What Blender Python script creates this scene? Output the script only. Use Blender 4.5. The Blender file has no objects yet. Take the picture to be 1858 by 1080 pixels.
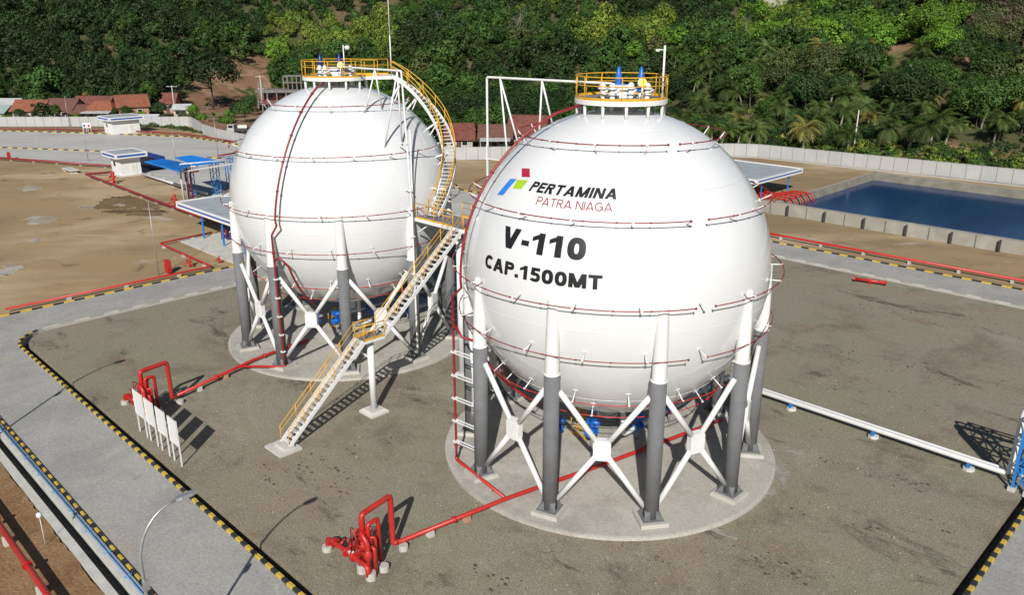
import bpy, bmesh, math, random
import numpy as np
from mathutils import Vector, Matrix

R = math.radians
rnd = random.Random(7)
nr = np.random.RandomState(11)
scene = bpy.context.scene
COL = scene.collection

# ---------------------------------------------------------------- camera
CAM_H, PITCH, FPX = 25.865, 0.325985, 1471.2
cd = bpy.data.cameras.new("camera")
cam = bpy.data.objects.new("camera", cd)
COL.objects.link(cam)
cam.location = (0, 0, CAM_H)
cam.rotation_euler = (math.pi / 2 - PITCH, 0.000747, 0)
cd.sensor_width = 36.0
cd.lens = 36.0 * FPX / 1858.0
cd.clip_start = 0.5
cd.clip_end = 6000
scene.camera = cam
_cp, _sp = math.cos(PITCH), math.sin(PITCH)


def px_of(x, y, z):
    """pixel (of the 1858 wide photo) where a world point falls: used only to survey the place"""
    d = z - CAM_H
    w = y * _cp - d * _sp
    return 929 + FPX * x / w, 540 - FPX * (y * _sp + d * _cp) / w


def ground_pt(px, py, z=0.0):
    """surveyed world position of something seen at a pixel and known to be at height z"""
    a, b = (px - 929) / FPX, -(py - 540) / FPX
    dy, dz = _cp + b * _sp, -_sp + b * _cp
    t = (z - CAM_H) / dz
    return a * t, dy * t


# ---------------------------------------------------------------- sky and sun
SUN_EL, SUN_AZ = 33.5, -95.0
w = bpy.data.worlds.new("World")
scene.world = w
w.use_nodes = True
nt = w.node_tree
bg = nt.nodes["Background"]
sky = nt.nodes.new("ShaderNodeTexSky")
sky.sky_type = 'NISHITA'
sky.sun_disc = False
sky.sun_elevation = R(SUN_EL)
sky.sun_rotation = math.atan2(math.cos(R(SUN_AZ)), math.sin(R(SUN_AZ)))
sky.altitude = 50
sky.air_density = 1.0
sky.dust_density = 0.3
nt.links.new(sky.outputs[0], bg.inputs[0])
bg.inputs[1].default_value = 0.05
sl = bpy.data.lights.new("sun", 'SUN')
sl.energy = 5.0
sl.angle = R(0.53)
sl.color = (1.0, 0.965, 0.91)
so = bpy.data.objects.new("sun", sl)
COL.objects.link(so)
sd = Vector((math.cos(R(SUN_EL)) * math.cos(R(SUN_AZ)), math.cos(R(SUN_EL)) * math.sin(R(SUN_AZ)), math.sin(R(SUN_EL))))
so.location = sd * 200
so.rotation_euler = sd.to_track_quat('Z', 'Y').to_euler()
scene.view_settings.view_transform = 'Standard'
scene.view_settings.look = 'None'
scene.view_settings.exposure = 0.15
scene.view_settings.gamma = 1.0
scene.view_settings.use_curve_mapping = False


# ---------------------------------------------------------------- materials
def _new(name):
    m = bpy.data.materials.new(name)
    m.use_nodes = True
    n = m.node_tree.nodes
    return m, n, m.node_tree.links, n["Principled BSDF"]


def mat(name, c1, c2=None, rough=0.6, scale=1.0, c3=None, scale2=0.15, bump=0.0, bscale=20, metal=0.0, spec=0.5, coat=0.0):
    m, n, l, p = _new(name)
    p.inputs["Roughness"].default_value = rough
    p.inputs["Metallic"].default_value = metal
    p.inputs["Specular IOR Level"].default_value = spec
    p.inputs["Coat Weight"].default_value = coat
    p.inputs["Coat Roughness"].default_value = 0.12
    tc = n.new("ShaderNodeTexCoord")
    if c2 is None:
        c2 = tuple(v * 0.82 for v in c1)
    nz = n.new("ShaderNodeTexNoise")
    nz.inputs["Scale"].default_value = scale
    nz.inputs["Detail"].default_value = 8
    nz.inputs["Roughness"].default_value = 0.65
    l.new(tc.outputs["Object"], nz.inputs["Vector"])
    rp = n.new("ShaderNodeValToRGB")
    rp.color_ramp.elements[0].position = 0.35
    rp.color_ramp.elements[1].position = 0.68
    rp.color_ramp.elements[0].color = (*c2, 1)
    rp.color_ramp.elements[1].color = (*c1, 1)
    l.new(nz.outputs["Fac"], rp.inputs["Fac"])
    out = rp.outputs["Color"]
    if c3 is not None:
        n2 = n.new("ShaderNodeTexNoise")
        n2.inputs["Scale"].default_value = scale2
        n2.inputs["Detail"].default_value = 6
        n2.inputs["Roughness"].default_value = 0.6
        l.new(tc.outputs["Object"], n2.inputs["Vector"])
        r2 = n.new("ShaderNodeValToRGB")
        r2.color_ramp.elements[0].position = 0.45
        r2.color_ramp.elements[1].position = 0.62
        l.new(n2.outputs["Fac"], r2.inputs["Fac"])
        mx = n.new("ShaderNodeMix")
        mx.data_type = 'RGBA'
        l.new(r2.outputs["Color"], mx.inputs["Factor"])
        l.new(out, mx.inputs["A"])
        mx.inputs["B"].default_value = (*c3, 1)
        out = mx.outputs["Result"]
    l.new(out, p.inputs["Base Color"])
    if bump:
        nb = n.new("ShaderNodeTexNoise")
        nb.inputs["Scale"].default_value = bscale
        nb.inputs["Detail"].default_value = 5
        l.new(tc.outputs["Object"], nb.inputs["Vector"])
        b = n.new("ShaderNodeBump")
        b.inputs["Strength"].default_value = bump
        b.inputs["Distance"].default_value = 0.05
        l.new(nb.outputs["Fac"], b.inputs["Height"])
        l.new(b.outputs["Normal"], p.inputs["Normal"])
    return m


def layered(name, base, layers, rough=0.9, grain=None, bump=0.3, bscale=6, stretch=None):
    """ground materials: a base colour with noise-masked layers of other soils and stains.
    layer = (colour, scale, lo, hi, strength, offset)"""
    m, n, l, p = _new(name)
    p.inputs["Roughness"].default_value = rough
    p.inputs["Specular IOR Level"].default_value = 0.2
    tc = n.new("ShaderNodeTexCoord")
    vec = tc.outputs["Object"]
    rgb = n.new("ShaderNodeRGB")
    rgb.outputs[0].default_value = (*base, 1)
    out = rgb.outputs[0]
    for i, (c, sc, lo, hi, st, off) in enumerate(layers):
        mp = n.new("ShaderNodeMapping")
        mp.inputs["Location"].default_value = (off, off * 1.7, off * 0.3)
        if stretch and i in stretch:
            mp.inputs["Scale"].default_value = stretch[i]
        l.new(vec, mp.inputs["Vector"])
        nz = n.new("ShaderNodeTexNoise")
        nz.inputs["Scale"].default_value = sc
        nz.inputs["Detail"].default_value = 12
        nz.inputs["Roughness"].default_value = 0.74
        nz.inputs["Distortion"].default_value = 0.4
        l.new(mp.outputs["Vector"], nz.inputs["Vector"])
        rp = n.new("ShaderNodeMapRange")
        rp.interpolation_type = 'SMOOTHSTEP'
        rp.inputs["From Min"].default_value = lo
        rp.inputs["From Max"].default_value = hi
        rp.inputs["To Max"].default_value = st
        l.new(nz.outputs["Fac"], rp.inputs["Value"])
        mx = n.new("ShaderNodeMix")
        mx.data_type = 'RGBA'
        l.new(rp.outputs["Result"], mx.inputs["Factor"])
        l.new(out, mx.inputs["A"])
        mx.inputs["B"].default_value = (*c, 1)
        out = mx.outputs["Result"]
    if grain:
        nz = n.new("ShaderNodeTexNoise")
        nz.inputs["Scale"].default_value = grain[0]
        nz.inputs["Detail"].default_value = 3
        nz.inputs["Roughness"].default_value = 0.75
        l.new(vec, nz.inputs["Vector"])
        rp = n.new("ShaderNodeMapRange")
        rp.inputs["From Min"].default_value = 0.3
        rp.inputs["From Max"].default_value = 0.7
        rp.inputs["To Min"].default_value = 1 - grain[1]
        rp.inputs["To Max"].default_value = 1 + grain[1]
        l.new(nz.outputs["Fac"], rp.inputs["Value"])
        mx = n.new("ShaderNodeVectorMath")
        mx.operation = 'SCALE'
        l.new(out, mx.inputs[0])
        l.new(rp.outputs["Result"], mx.inputs["Scale"])
        out = mx.outputs["Vector"]
    l.new(out, p.inputs["Base Color"])
    nb = n.new("ShaderNodeTexNoise")
    nb.inputs["Scale"].default_value = bscale
    nb.inputs["Detail"].default_value = 7
    nb.inputs["Roughness"].default_value = 0.7
    l.new(vec, nb.inputs["Vector"])
    b = n.new("ShaderNodeBump")
    b.inputs["Strength"].default_value = bump
    b.inputs["Distance"].default_value = 0.08
    l.new(nb.outputs["Fac"], b.inputs["Height"])
    l.new(b.outputs["Normal"], p.inputs["Normal"])
    return m


def foliage(name, from_attr, gain=1.0):
    m, n, l, p = _new(name)
    if from_attr:
        a = n.new("ShaderNodeAttribute")
        a.attribute_name = "tint"
        col = a.outputs["Color"]
    else:
        oi = n.new("ShaderNodeObjectInfo")
        col = oi.outputs["Color"]
    lv = n.new("ShaderNodeAttribute")
    lv.attribute_name = "leafvar"
    sc = n.new("ShaderNodeVectorMath")
    sc.operation = 'SCALE'
    l.new(col, sc.inputs[0])
    l.new(lv.outputs["Fac"], sc.inputs["Scale"])
    l.new(sc.outputs["Vector"], p.inputs["Base Color"])
    p.inputs["Roughness"].default_value = 0.55
    p.inputs["Specular IOR Level"].default_value = 0.25
    tr = n.new("ShaderNodeBsdfTranslucent")
    l.new(sc.outputs["Vector"], tr.inputs["Color"])
    ms = n.new("ShaderNodeMixShader")
    ms.inputs[0].default_value = 0.25
    l.new(p.outputs[0], ms.inputs[1])
    l.new(tr.outputs[0], ms.inputs[2])
    l.new(ms.outputs[0], n["Material Output"].inputs[0])
    return m


M = {}
M['shell'] = mat("white_tank_paint", (0.655, 0.668, 0.675), (0.62, 0.633, 0.642), rough=0.13, scale=0.35, spec=0.5, c3=(0.635, 0.648, 0.656), scale2=0.9)
M['white'] = mat("white_steel_paint", (0.70, 0.70, 0.69), (0.63, 0.63, 0.62), rough=0.4, scale=2)
M['dirtywhite'] = mat("weathered_white_paint", (0.72, 0.72, 0.70), (0.55, 0.54, 0.50), rough=0.5, scale=1.2)
M['fireproof'] = mat("grey_fireproofing", (0.15, 0.152, 0.158), (0.122, 0.124, 0.130), rough=0.85, scale=1.5, bump=0.15, bscale=30)
M['red'] = mat("red_pipe_paint", (0.46, 0.020, 0.016), (0.35, 0.016, 0.013), rough=0.42, scale=1.5, c3=(0.38, 0.03, 0.022), scale2=0.6)
M['darkred'] = mat("dark_red_pipe_paint", (0.25, 0.016, 0.020), (0.19, 0.013, 0.017), rough=0.42, scale=3)
M['yellow'] = mat("yellow_railing_paint", (0.66, 0.36, 0.022), (0.56, 0.29, 0.018), rough=0.45, scale=3)
M['yellowbright'] = mat("bright_yellow_paint", (0.72, 0.66, 0.05), rough=0.4)
M['blue'] = mat("blue_valve_paint", (0.012, 0.14, 0.55), (0.01, 0.10, 0.42), rough=0.4, scale=4)
M['navy'] = mat("dark_blue_paint", (0.012, 0.03, 0.22), rough=0.4)
M['bluesteel'] = mat("blue_steel_paint", (0.02, 0.20, 0.55), (0.02, 0.16, 0.44), rough=0.45, scale=1)
M['paleblue'] = mat("faded_blue_pipe", (0.22, 0.36, 0.55), (0.15, 0.27, 0.45), rough=0.5, scale=2)
M['blueroof'] = mat("blue_metal_roof", (0.012, 0.21, 0.62), (0.01, 0.17, 0.52), rough=0.45, scale=0.6)
M['stripe'] = mat("blue_fascia_stripe", (0.02, 0.08, 0.36), rough=0.5)
M['galv'] = mat("galvanised_steel", (0.42, 0.43, 0.43), (0.30, 0.31, 0.31), rough=0.42, scale=3, metal=0.5)
M['grating'] = mat("grey_grating", (0.22, 0.22, 0.23), (0.14, 0.14, 0.15), rough=0.6, scale=6)
M['black'] = mat("black_lettering", (0.012, 0.012, 0.014), rough=0.4)
M['textred'] = mat("dark_red_lettering", (0.30, 0.03, 0.045), rough=0.4)
M['logored'] = mat("logo_red", (0.42, 0.02, 0.05), rough=0.4)
M['logoblue'] = mat("logo_blue", (0.03, 0.23, 0.72), rough=0.4)
M['logogreen'] = mat("logo_green", (0.36, 0.56, 0.02), rough=0.4)
M['roofgrey'] = mat("grey_roof_sheet", (0.36, 0.39, 0.41), (0.29, 0.32, 0.34), rough=0.5, scale=0.5)
M['kerbblack'] = mat("kerb_black_paint", (0.018, 0.018, 0.02), (0.035, 0.034, 0.033), rough=0.6, scale=5)
M['kerbyellow'] = mat("kerb_yellow_paint", (0.58, 0.40, 0.03), (0.42, 0.29, 0.05), rough=0.6, scale=4)
M['concrete'] = mat("concrete", (0.46, 0.445, 0.40), (0.34, 0.33, 0.295), rough=0.85, scale=1.2, c3=(0.40, 0.38, 0.33), scale2=0.35, bump=0.1, bscale=12)
M['palecon'] = mat("pale_concrete", (0.54, 0.53, 0.49), (0.42, 0.41, 0.37), rough=0.85, scale=1.0, bump=0.1)
M['basin'] = mat("stained_basin_concrete", (0.36, 0.345, 0.30), (0.24, 0.225, 0.19), rough=0.85, scale=0.5, c3=(0.29, 0.265, 0.215), scale2=0.2, bump=0.1, bscale=8)
M['wetcon'] = mat("dark_stained_concrete", (0.20, 0.19, 0.155), (0.13, 0.12, 0.09), rough=0.7, scale=0.6)
M['rawcon'] = mat("raw_grey_concrete", (0.20, 0.19, 0.17), (0.14, 0.13, 0.115), rough=0.9, scale=0.8)
M['drain'] = mat("dark_drain_concrete", (0.07, 0.068, 0.06), (0.03, 0.03, 0.028), rough=0.8, scale=2)  # near-black concrete for the drain channels
M['wallcon'] = mat("precast_wall_concrete", (0.42, 0.42, 0.41), (0.35, 0.35, 0.345), rough=0.85, scale=0.35, c3=(0.38, 0.375, 0.36), scale2=0.1)
M['joint'] = mat("dark_wall_joint", (0.10, 0.10, 0.095), rough=0.9)
M['rebar'] = mat("steel_dark", (0.05, 0.05, 0.052), rough=0.5)
M['tile_orange'] = mat("orange_clay_tiles", (0.32, 0.10, 0.05), (0.17, 0.055, 0.032), rough=0.8, scale=0.9, c3=(0.22, 0.085, 0.05), scale2=0.4)
M['tile_brown'] = mat("brown_clay_tiles", (0.17, 0.075, 0.055), (0.10, 0.045, 0.035), rough=0.8, scale=1.2)
M['tile_red'] = mat("red_clay_tiles", (0.23, 0.062, 0.045), (0.10, 0.03, 0.025), rough=0.8, scale=0.9, c3=(0.15, 0.06, 0.045), scale2=0.4)
M['zinc'] = mat("zinc_sheet", (0.45, 0.46, 0.45), (0.32, 0.33, 0.33), rough=0.5, scale=0.8)
M['teal'] = mat("pale_green_sheet", (0.30, 0.36, 0.35), (0.22, 0.28, 0.27), rough=0.5, scale=0.8)
M['plaster'] = mat("old_plaster", (0.48, 0.42, 0.34), (0.34, 0.28, 0.22), rough=0.9, scale=0.8)
M['brick'] = mat("rendered_brick", (0.42, 0.24, 0.16), (0.33, 0.18, 0.12), rough=0.9, scale=1.0)
M['glass'] = mat("dark_window_glass", (0.02, 0.025, 0.03), rough=0.1)
M['bark'] = mat("tree_bark", (0.10, 0.08, 0.06), (0.06, 0.05, 0.04), rough=0.9, scale=2)
M['palebark'] = mat("pale_bark", (0.30, 0.27, 0.22), (0.20, 0.18, 0.15), rough=0.9, scale=2)
M['leaf'] = foliage("leaves", False)
M['leafstuff'] = foliage("forest_leaves", True)
M['clod'] = mat("dark_clods", (0.075, 0.058, 0.042), (0.045, 0.036, 0.028), rough=0.95, scale=3)
M['rubber'] = mat("black_rubber", (0.015, 0.015, 0.016), rough=0.7)
M['lens'] = mat("lamp_lens", (0.7, 0.7, 0.66), rough=0.2)

M['gravel'] = layered("gravel_yard_ground", (0.230, 0.208, 0.158), [
    ((0.245, 0.200, 0.146), 0.07, 0.42, 0.60, 0.85, 3),
    ((0.215, 0.208, 0.142), 0.09, 0.46, 0.60, 0.85, 11),
    ((0.150, 0.120, 0.090), 0.16, 0.48, 0.66, 0.75, 7),
    ((0.195, 0.126, 0.080), 0.13, 0.57, 0.72, 0.6, 51),
    ((0.058, 0.050, 0.043), 0.20, 0.57, 0.67, 0.8, 19),
    ((0.290, 0.265, 0.215), 0.12, 0.56, 0.68, 0.7, 63),
    ((0.34, 0.315, 0.265), 3.2, 0.54, 0.66, 0.6, 23),
    ((0.090, 0.073, 0.057), 1.9, 0.57, 0.70, 0.7, 31),
    ((0.12, 0.10, 0.08), 6.0, 0.56, 0.64, 0.6, 71)],
    grain=(11.0, 0.5), bump=0.06, bscale=18, stretch={4: (0.6, 1.4, 1), 3: (0.6, 1.5, 1)})
M['road'] = layered("concrete_road_surface", (0.335, 0.325, 0.305), [
    ((0.265, 0.260, 0.245), 0.22, 0.42, 0.63, 0.85, 2),
    ((0.38, 0.30, 0.21), 0.14, 0.57, 0.72, 0.6, 9),
    ((0.39, 0.382, 0.36), 0.6, 0.52, 0.7, 0.5, 13),
    ((0.165, 0.16, 0.15), 0.7, 0.60, 0.78, 0.6, 17),
    ((0.12, 0.115, 0.105), 0.35, 0.64, 0.74, 0.5, 41)],
    grain=(6.0, 0.2), bump=0.08, bscale=14)
M['apron'] = layered("sunlit_apron_concrete", (0.43, 0.42, 0.395), [  # road concrete made brighter: grazing sun and distance put into the colour
    ((0.36, 0.352, 0.33), 0.10, 0.42, 0.63, 0.85, 2),
    ((0.49, 0.48, 0.455), 0.2, 0.52, 0.7, 0.6, 13),
    ((0.28, 0.27, 0.25), 0.25, 0.58, 0.76, 0.5, 17)],
    grain=(2.0, 0.12), bump=0.1, bscale=10, stretch={0: (.4, 1.6, 1), 2: (.3, 1.6, 1)})
M['padcon'] = layered("tank_pad_concrete", (0.40, 0.38, 0.335), [
    ((0.31, 0.29, 0.255), 0.35, 0.43, 0.63, 0.85, 5),
    ((0.47, 0.455, 0.42), 0.5, 0.52, 0.68, 0.6, 8),
    ((0.36, 0.28, 0.18), 0.5, 0.59, 0.74, 0.6, 15),
    ((0.17, 0.155, 0.135), 1.1, 0.59, 0.74, 0.6, 21)],
    grain=(6.0, 0.15), bump=0.1, bscale=8)
M['spill'] = layered("dry_mortar_spill", (0.29, 0.27, 0.23), [((0.21, 0.19, 0.15), 1.2, 0.45, 0.6, 0.9, 3), ((0.36, 0.34, 0.3), 2.0, 0.55, 0.7, 0.6, 8)], grain=(8.0, 0.3), bump=0.5, bscale=12)
M['puddle'] = layered("pale_puddle_surface", (0.40, 0.375, 0.335), [((0.30, 0.235, 0.15), 0.30, 0.40, 0.58, 0.95, 3)], rough=0.6, grain=(2.0, 0.12), bump=0.05)  # pale grey-tan colour broken by brown noise
M['mud'] = layered("damp_brown_mud", (0.17, 0.115, 0.058), [((0.25, 0.18, 0.10), 0.5, 0.5, 0.65, 0.8, 3), ((0.09, 0.065, 0.038), 0.8, 0.55, 0.7, 0.7, 6)], grain=(3.0, 0.3), bump=0.8, bscale=2)
M['soil'] = layered("ochre_soil", (0.27, 0.168, 0.085), [
    ((0.195, 0.108, 0.05), 0.5, 0.42, 0.62, 0.85, 4),
    ((0.35, 0.245, 0.145), 0.9, 0.56, 0.74, 0.6, 12),
    ((0.115, 0.068, 0.04), 1.6, 0.58, 0.74, 0.75, 16)],
    grain=(6.0, 0.4), bump=0.8, bscale=5)

# ground sheet: tan fill inside the plant, leaf litter and grass outside ("wild" attribute)
m, n, l, p = _new("ground_soil")
M['ground'] = m
p.inputs["Roughness"].default_value = 0.95
p.inputs["Specular IOR Level"].default_value = 0.15
tc = n.new("ShaderNodeTexCoord")


def _nz(sc, loc, stretch=(1, 1, 1)):
    mp = n.new("ShaderNodeMapping")
    mp.inputs["Location"].default_value = (loc, loc * .6, 0)
    mp.inputs["Rotation"].default_value = (0, 0, R(25))
    mp.inputs["Scale"].default_value = stretch
    l.new(tc.outputs["Object"], mp.inputs["Vector"])
    z = n.new("ShaderNodeTexNoise")
    z.inputs["Scale"].default_value = sc
    z.inputs["Detail"].default_value = 8
    z.inputs["Roughness"].default_value = 0.6
    z.inputs["Distortion"].default_value = 0.5
    l.new(mp.outputs["Vector"], z.inputs["Vector"])
    return z.outputs["Fac"]


def _mixc(a, b, fac, lo, hi, st=1.0):
    mr = n.new("ShaderNodeMapRange")
    mr.interpolation_type = 'SMOOTHSTEP'
    mr.inputs["From Min"].default_value = lo
    mr.inputs["From Max"].default_value = hi
    mr.inputs["To Max"].default_value = st
    l.new(fac, mr.inputs["Value"])
    mx = n.new("ShaderNodeMix")
    mx.data_type = 'RGBA'
    l.new(mr.outputs["Result"], mx.inputs["Factor"])
    for s, v in (("A", a), ("B", b)):
        if isinstance(v, tuple):
            mx.inputs[s].default_value = (*v, 1)
        else:
            l.new(v, mx.inputs[s])
    return mx.outputs["Result"]


c = _mixc((0.315, 0.225, 0.123), (0.42, 0.32, 0.195), _nz(0.05, 3, (0.8, 1.2, 1)), 0.44, 0.62)
c = _mixc(c, (0.215, 0.160, 0.092), _nz(0.03, 9, (0.8, 1.2, 1)), 0.44, 0.62, 0.85)
c = _mixc(c, (0.46, 0.42, 0.36), _nz(0.09, 21, (0.7, 1.4, 1)), 0.60, 0.70, 0.7)
c = _mixc(c, (0.14, 0.095, 0.055), _nz(0.25, 33), 0.56, 0.72, 0.65)
wd = _mixc((0.075, 0.075, 0.034), (0.12, 0.088, 0.05), _nz(0.045, 5), 0.48, 0.62)
ab = n.new("ShaderNodeAttribute")
ab.attribute_name = "bare"
wd = _mixc(wd, _mixc((0.21, 0.118, 0.072), (0.29, 0.19, 0.12), _nz(0.12, 8), 0.45, 0.65), ab.outputs["Fac"], 0.3, 0.7)
wd = _mixc(wd, (0.045, 0.06, 0.02), _nz(0.15, 15), 0.5, 0.65)
wd = _mixc(wd, (0.21, 0.165, 0.105), _nz(0.25, 45), 0.58, 0.74, 0.6)
at = n.new("ShaderNodeAttribute")
at.attribute_name = "wild"
c = _mixc(c, wd, at.outputs["Fac"], 0.3, 0.7)
l.new(c, p.inputs["Base Color"])
b = n.new("ShaderNodeBump")
b.inputs["Strength"].default_value = 0.5
b.inputs["Distance"].default_value = 0.1
l.new(_nz(2.5, 2), b.inputs["Height"])
l.new(b.outputs["Normal"], p.inputs["Normal"])

# pond water
m, n, l, p = _new("pond_water")
M['water'] = m
p.inputs["Base Color"].default_value = (0.003, 0.030, 0.11, 1)
p.inputs["Roughness"].default_value = 0.13
p.inputs["IOR"].default_value = 1.33
tc = n.new("ShaderNodeTexCoord")
z = n.new("ShaderNodeTexNoise")
z.inputs["Scale"].default_value = 1.1
z.inputs["Detail"].default_value = 3
l.new(tc.outputs["Object"], z.inputs["Vector"])
b = n.new("ShaderNodeBump")
b.inputs["Strength"].default_value = 0.006
b.inputs["Distance"].default_value = 0.05
l.new(z.outputs["Fac"], b.inputs["Height"])
l.new(b.outputs["Normal"], p.inputs["Normal"])

# ---------------------------------------------------------------- mesh helpers
S2 = math.sqrt(0.5)


def P(u, v, z=0.0):
    return Vector(((u + v) * S2, (v - u) * S2, z))


def UV(x, y):
    return (x - y) * S2, (x + y) * S2


def uvpx(px, py, z=0.0):
    return UV(*ground_pt(px, py, z))


class MB:
    def __init__(s):
        s.v, s.f, s.m, s.sm = [], [], [], []

    def add(s, vs, fs, mi=0, smooth=False):
        o = len(s.v)
        s.v += [tuple(q) for q in vs]
        for f in fs:
            s.f.append([i + o for i in f])
            s.m.append(mi)
            s.sm.append(smooth)
        return s

    def box(s, c, size, mi=0, rz=0.0, ax=None):
        hx, hy, hz = (q / 2 for q in size)
        mt = ax if ax is not None else Matrix.Rotation(rz, 3, 'Z')
        c = Vector(c)
        vs = [c + mt @ Vector((sx * hx, sy * hy, sz * hz)) for sz in (-1, 1) for sx, sy in ((-1, -1), (1, -1), (1, 1), (-1, 1))]
        return s.add(vs, [(3, 2, 1, 0), (4, 5, 6, 7), (0, 1, 5, 4), (1, 2, 6, 5), (2, 3, 7, 6), (3, 0, 4, 7)], mi)

    def box2(s, lo, hi, mi=0):
        return s.box([(a + b) / 2 for a, b in zip(lo, hi)], [abs(b - a) for a, b in zip(lo, hi)], mi)

    def bar(s, p0, p1, wd, ht, mi=0, up=(0, 0, 1)):
        p0, p1 = Vector(p0), Vector(p1)
        d = p1 - p0
        L = d.length
        if L < 1e-6:
            return s
        y = d / L
        x = y.cross(Vector(up))
        if x.length < 1e-4:
            x = y.cross(Vector((1, 0, 0)))
        x.normalize()
        zz = x.cross(y)
        return s.box((p0 + p1) / 2, (wd, L, ht), mi, ax=Matrix((x, y, zz)).transposed())

    def tube(s, pts, r, n=8, mi=0, cap=True, closed=False, r_end=None):
        pts = [Vector(q) for q in pts]
        k = len(pts)
        rings = []
        ref = None
        for i, q in enumerate(pts):
            if closed:
                d = pts[(i + 1) % k] - pts[i - 1]
            elif i == 0:
                d = pts[1] - q
            elif i == k - 1:
                d = q - pts[i - 1]
            else:
                d = (pts[i + 1] - q).normalized() + (q - pts[i - 1]).normalized()
            if d.length < 1e-9:
                d = Vector((0, 0, 1))
            d.normalize()
            if ref is None:
                ref = Vector((0, 0, 1)) if abs(d.z) < 0.9 else Vector((1, 0, 0))
            x = ref - d * ref.dot(d)
            if x.length < 1e-4:
                x = Vector((1, 0, 0)) - d * d.x
                if x.length < 1e-4:
                    x = Vector((0, 1, 0))
            x.normalize()
            ref = x
            y = d.cross(x)
            rr = r if r_end is None else r + (r_end - r) * i / (k - 1)
            rings.append([q + (x * math.cos(a) + y * math.sin(a)) * rr for a in (2 * math.pi * j / n for j in range(n))])
        vs = [p for rg in rings for p in rg]
        fs = []
        for i in range(k if closed else k - 1):
            a, b2 = i * n, ((i + 1) % k) * n
            for j in range(n):
                fs.append((a + j, a + (j + 1) % n, b2 + (j + 1) % n, b2 + j))
        s.add(vs, fs, mi, True)
        if cap and not closed:
            o = len(s.v) - len(vs)
            s.f.append([o + j for j in reversed(range(n))])
            s.f.append([o + (k - 1) * n + j for j in range(n)])
            s.m += [mi, mi]
            s.sm += [False, False]
        return s

    def pipe(s, pts, r, n=8, mi=0, bend=None):
        """tube with rounded elbows at the inner points"""
        pts = [Vector(q) for q in pts]
        bend = bend or r * 2.5
        out = [pts[0]]
        for i in range(1, len(pts) - 1):
            a, b2, c2 = pts[i - 1], pts[i], pts[i + 1]
            d1, d2 = (a - b2), (c2 - b2)
            t = min(bend, d1.length * .45, d2.length * .45)
            e1, e2 = b2 + d1.normalized() * t, b2 + d2.normalized() * t
            for k in range(5):
                q = k / 4
                out.append(e1 * (1 - q) ** 2 + b2 * 2 * q * (1 - q) + e2 * q * q)
        out.append(pts[-1])
        return s.tube(out, r, n, mi)

    def cyl(s, p0, p1, r0, r1=None, n=16, mi=0, cap=True):
        return s.tube([p0, p1], r0, n, mi, cap, r_end=r0 if r1 is None else r1)

    def flange(s, p, d, r, t=0.06, n=12, mi=0):
        p, d = Vector(p), Vector(d).normalized()
        return s.cyl(p - d * t / 2, p + d * t / 2, r, n=n, mi=mi)

    def prism(s, poly, z0, z1, mi=0, mside=None, bottom=True):
        k = len(poly)
        a = sum(poly[i][0] * poly[(i + 1) % k][1] - poly[(i + 1) % k][0] * poly[i][1] for i in range(k))
        if a < 0:
            poly = poly[::-1]
        vs = [(x, y, z0) for x, y in poly] + [(x, y, z1) for x, y in poly]
        s.add(vs, [tuple(range(k, 2 * k))], mi)
        o = len(s.v) - 2 * k
        ms = mi if mside is None else mside
        for i in range(k):
            s.f.append([o + i, o + (i + 1) % k, o + k + (i + 1) % k, o + k + i])
            s.m.append(ms)
            s.sm.append(False)
        if bottom:
            s.f.append([o + i for i in reversed(range(k))])
            s.m.append(ms)
            s.sm.append(False)
        return s

    def lathe(s, prof, c=(0, 0, 0), n=32, mi=0, smooth=True):
        """prof: (r,z) pairs about a vertical axis through c"""
        vs, fs = [], []
        for r, z in prof:
            for j in range(n):
                a = 2 * math.pi * j / n
                vs.append((c[0] + r * math.cos(a), c[1] + r * math.sin(a), c[2] + z))
        for i in range(len(prof) - 1):
            for j in range(n):
                fs.append((i * n + j, i * n + (j + 1) % n, (i + 1) * n + (j + 1) % n, (i + 1) * n + j))
        return s.add(vs, fs, mi, smooth)

    def mesh(s, name, mats, org=(0, 0, 0)):
        me = bpy.data.meshes.new(name)
        ox, oy, oz = org
        me.from_pydata([(a - ox, b2 - oy, c2 - oz) for a, b2, c2 in s.v], [], s.f)
        for q in mats:
            me.materials.append(q)
        me.polygons.foreach_set("material_index", s.m)
        me.polygons.foreach_set("use_smooth", s.sm)
        me.validate()
        me.update()
        return me


def tag(o, label=None, cat=None, group=None, kind=None):
    if label:
        o["label"] = label
    if cat:
        o["category"] = cat
    if group:
        o["group"] = group
    if kind:
        o["kind"] = kind
    return o


class Thing:
    """an Empty at a thing's base; parts are given in the frame's absolute coordinates"""

    def __init__(s, name, label, cat, org, site=True, group=None):
        s.o = bpy.data.objects.new(name, None)
        s.o.empty_display_size = 0.5
        COL.objects.link(s.o)
        s.org = tuple(org)
        s.o.location = P(*org) if site else Vector(org)
        s.o.rotation_euler = (0, 0, -math.pi / 4 if site else 0)
        tag(s.o, label, cat, group)

    def part(s, name, mb, mats, parent=None, label=None):
        if not isinstance(mats, (list, tuple)):
            mats = [mats]
        o = bpy.data.objects.new(name, mb.mesh(name, mats, s.org))
        COL.objects.link(o)
        o.parent = parent or s.o
        if label:
            o["label"] = label
        return o

    def share(s, name, me, loc, rot=(0, 0, 0), parent=None):
        o = bpy.data.objects.new(name, me)
        COL.objects.link(o)
        o.parent = parent or s.o
        o.location = loc
        o.rotation_euler = rot
        return o


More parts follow.
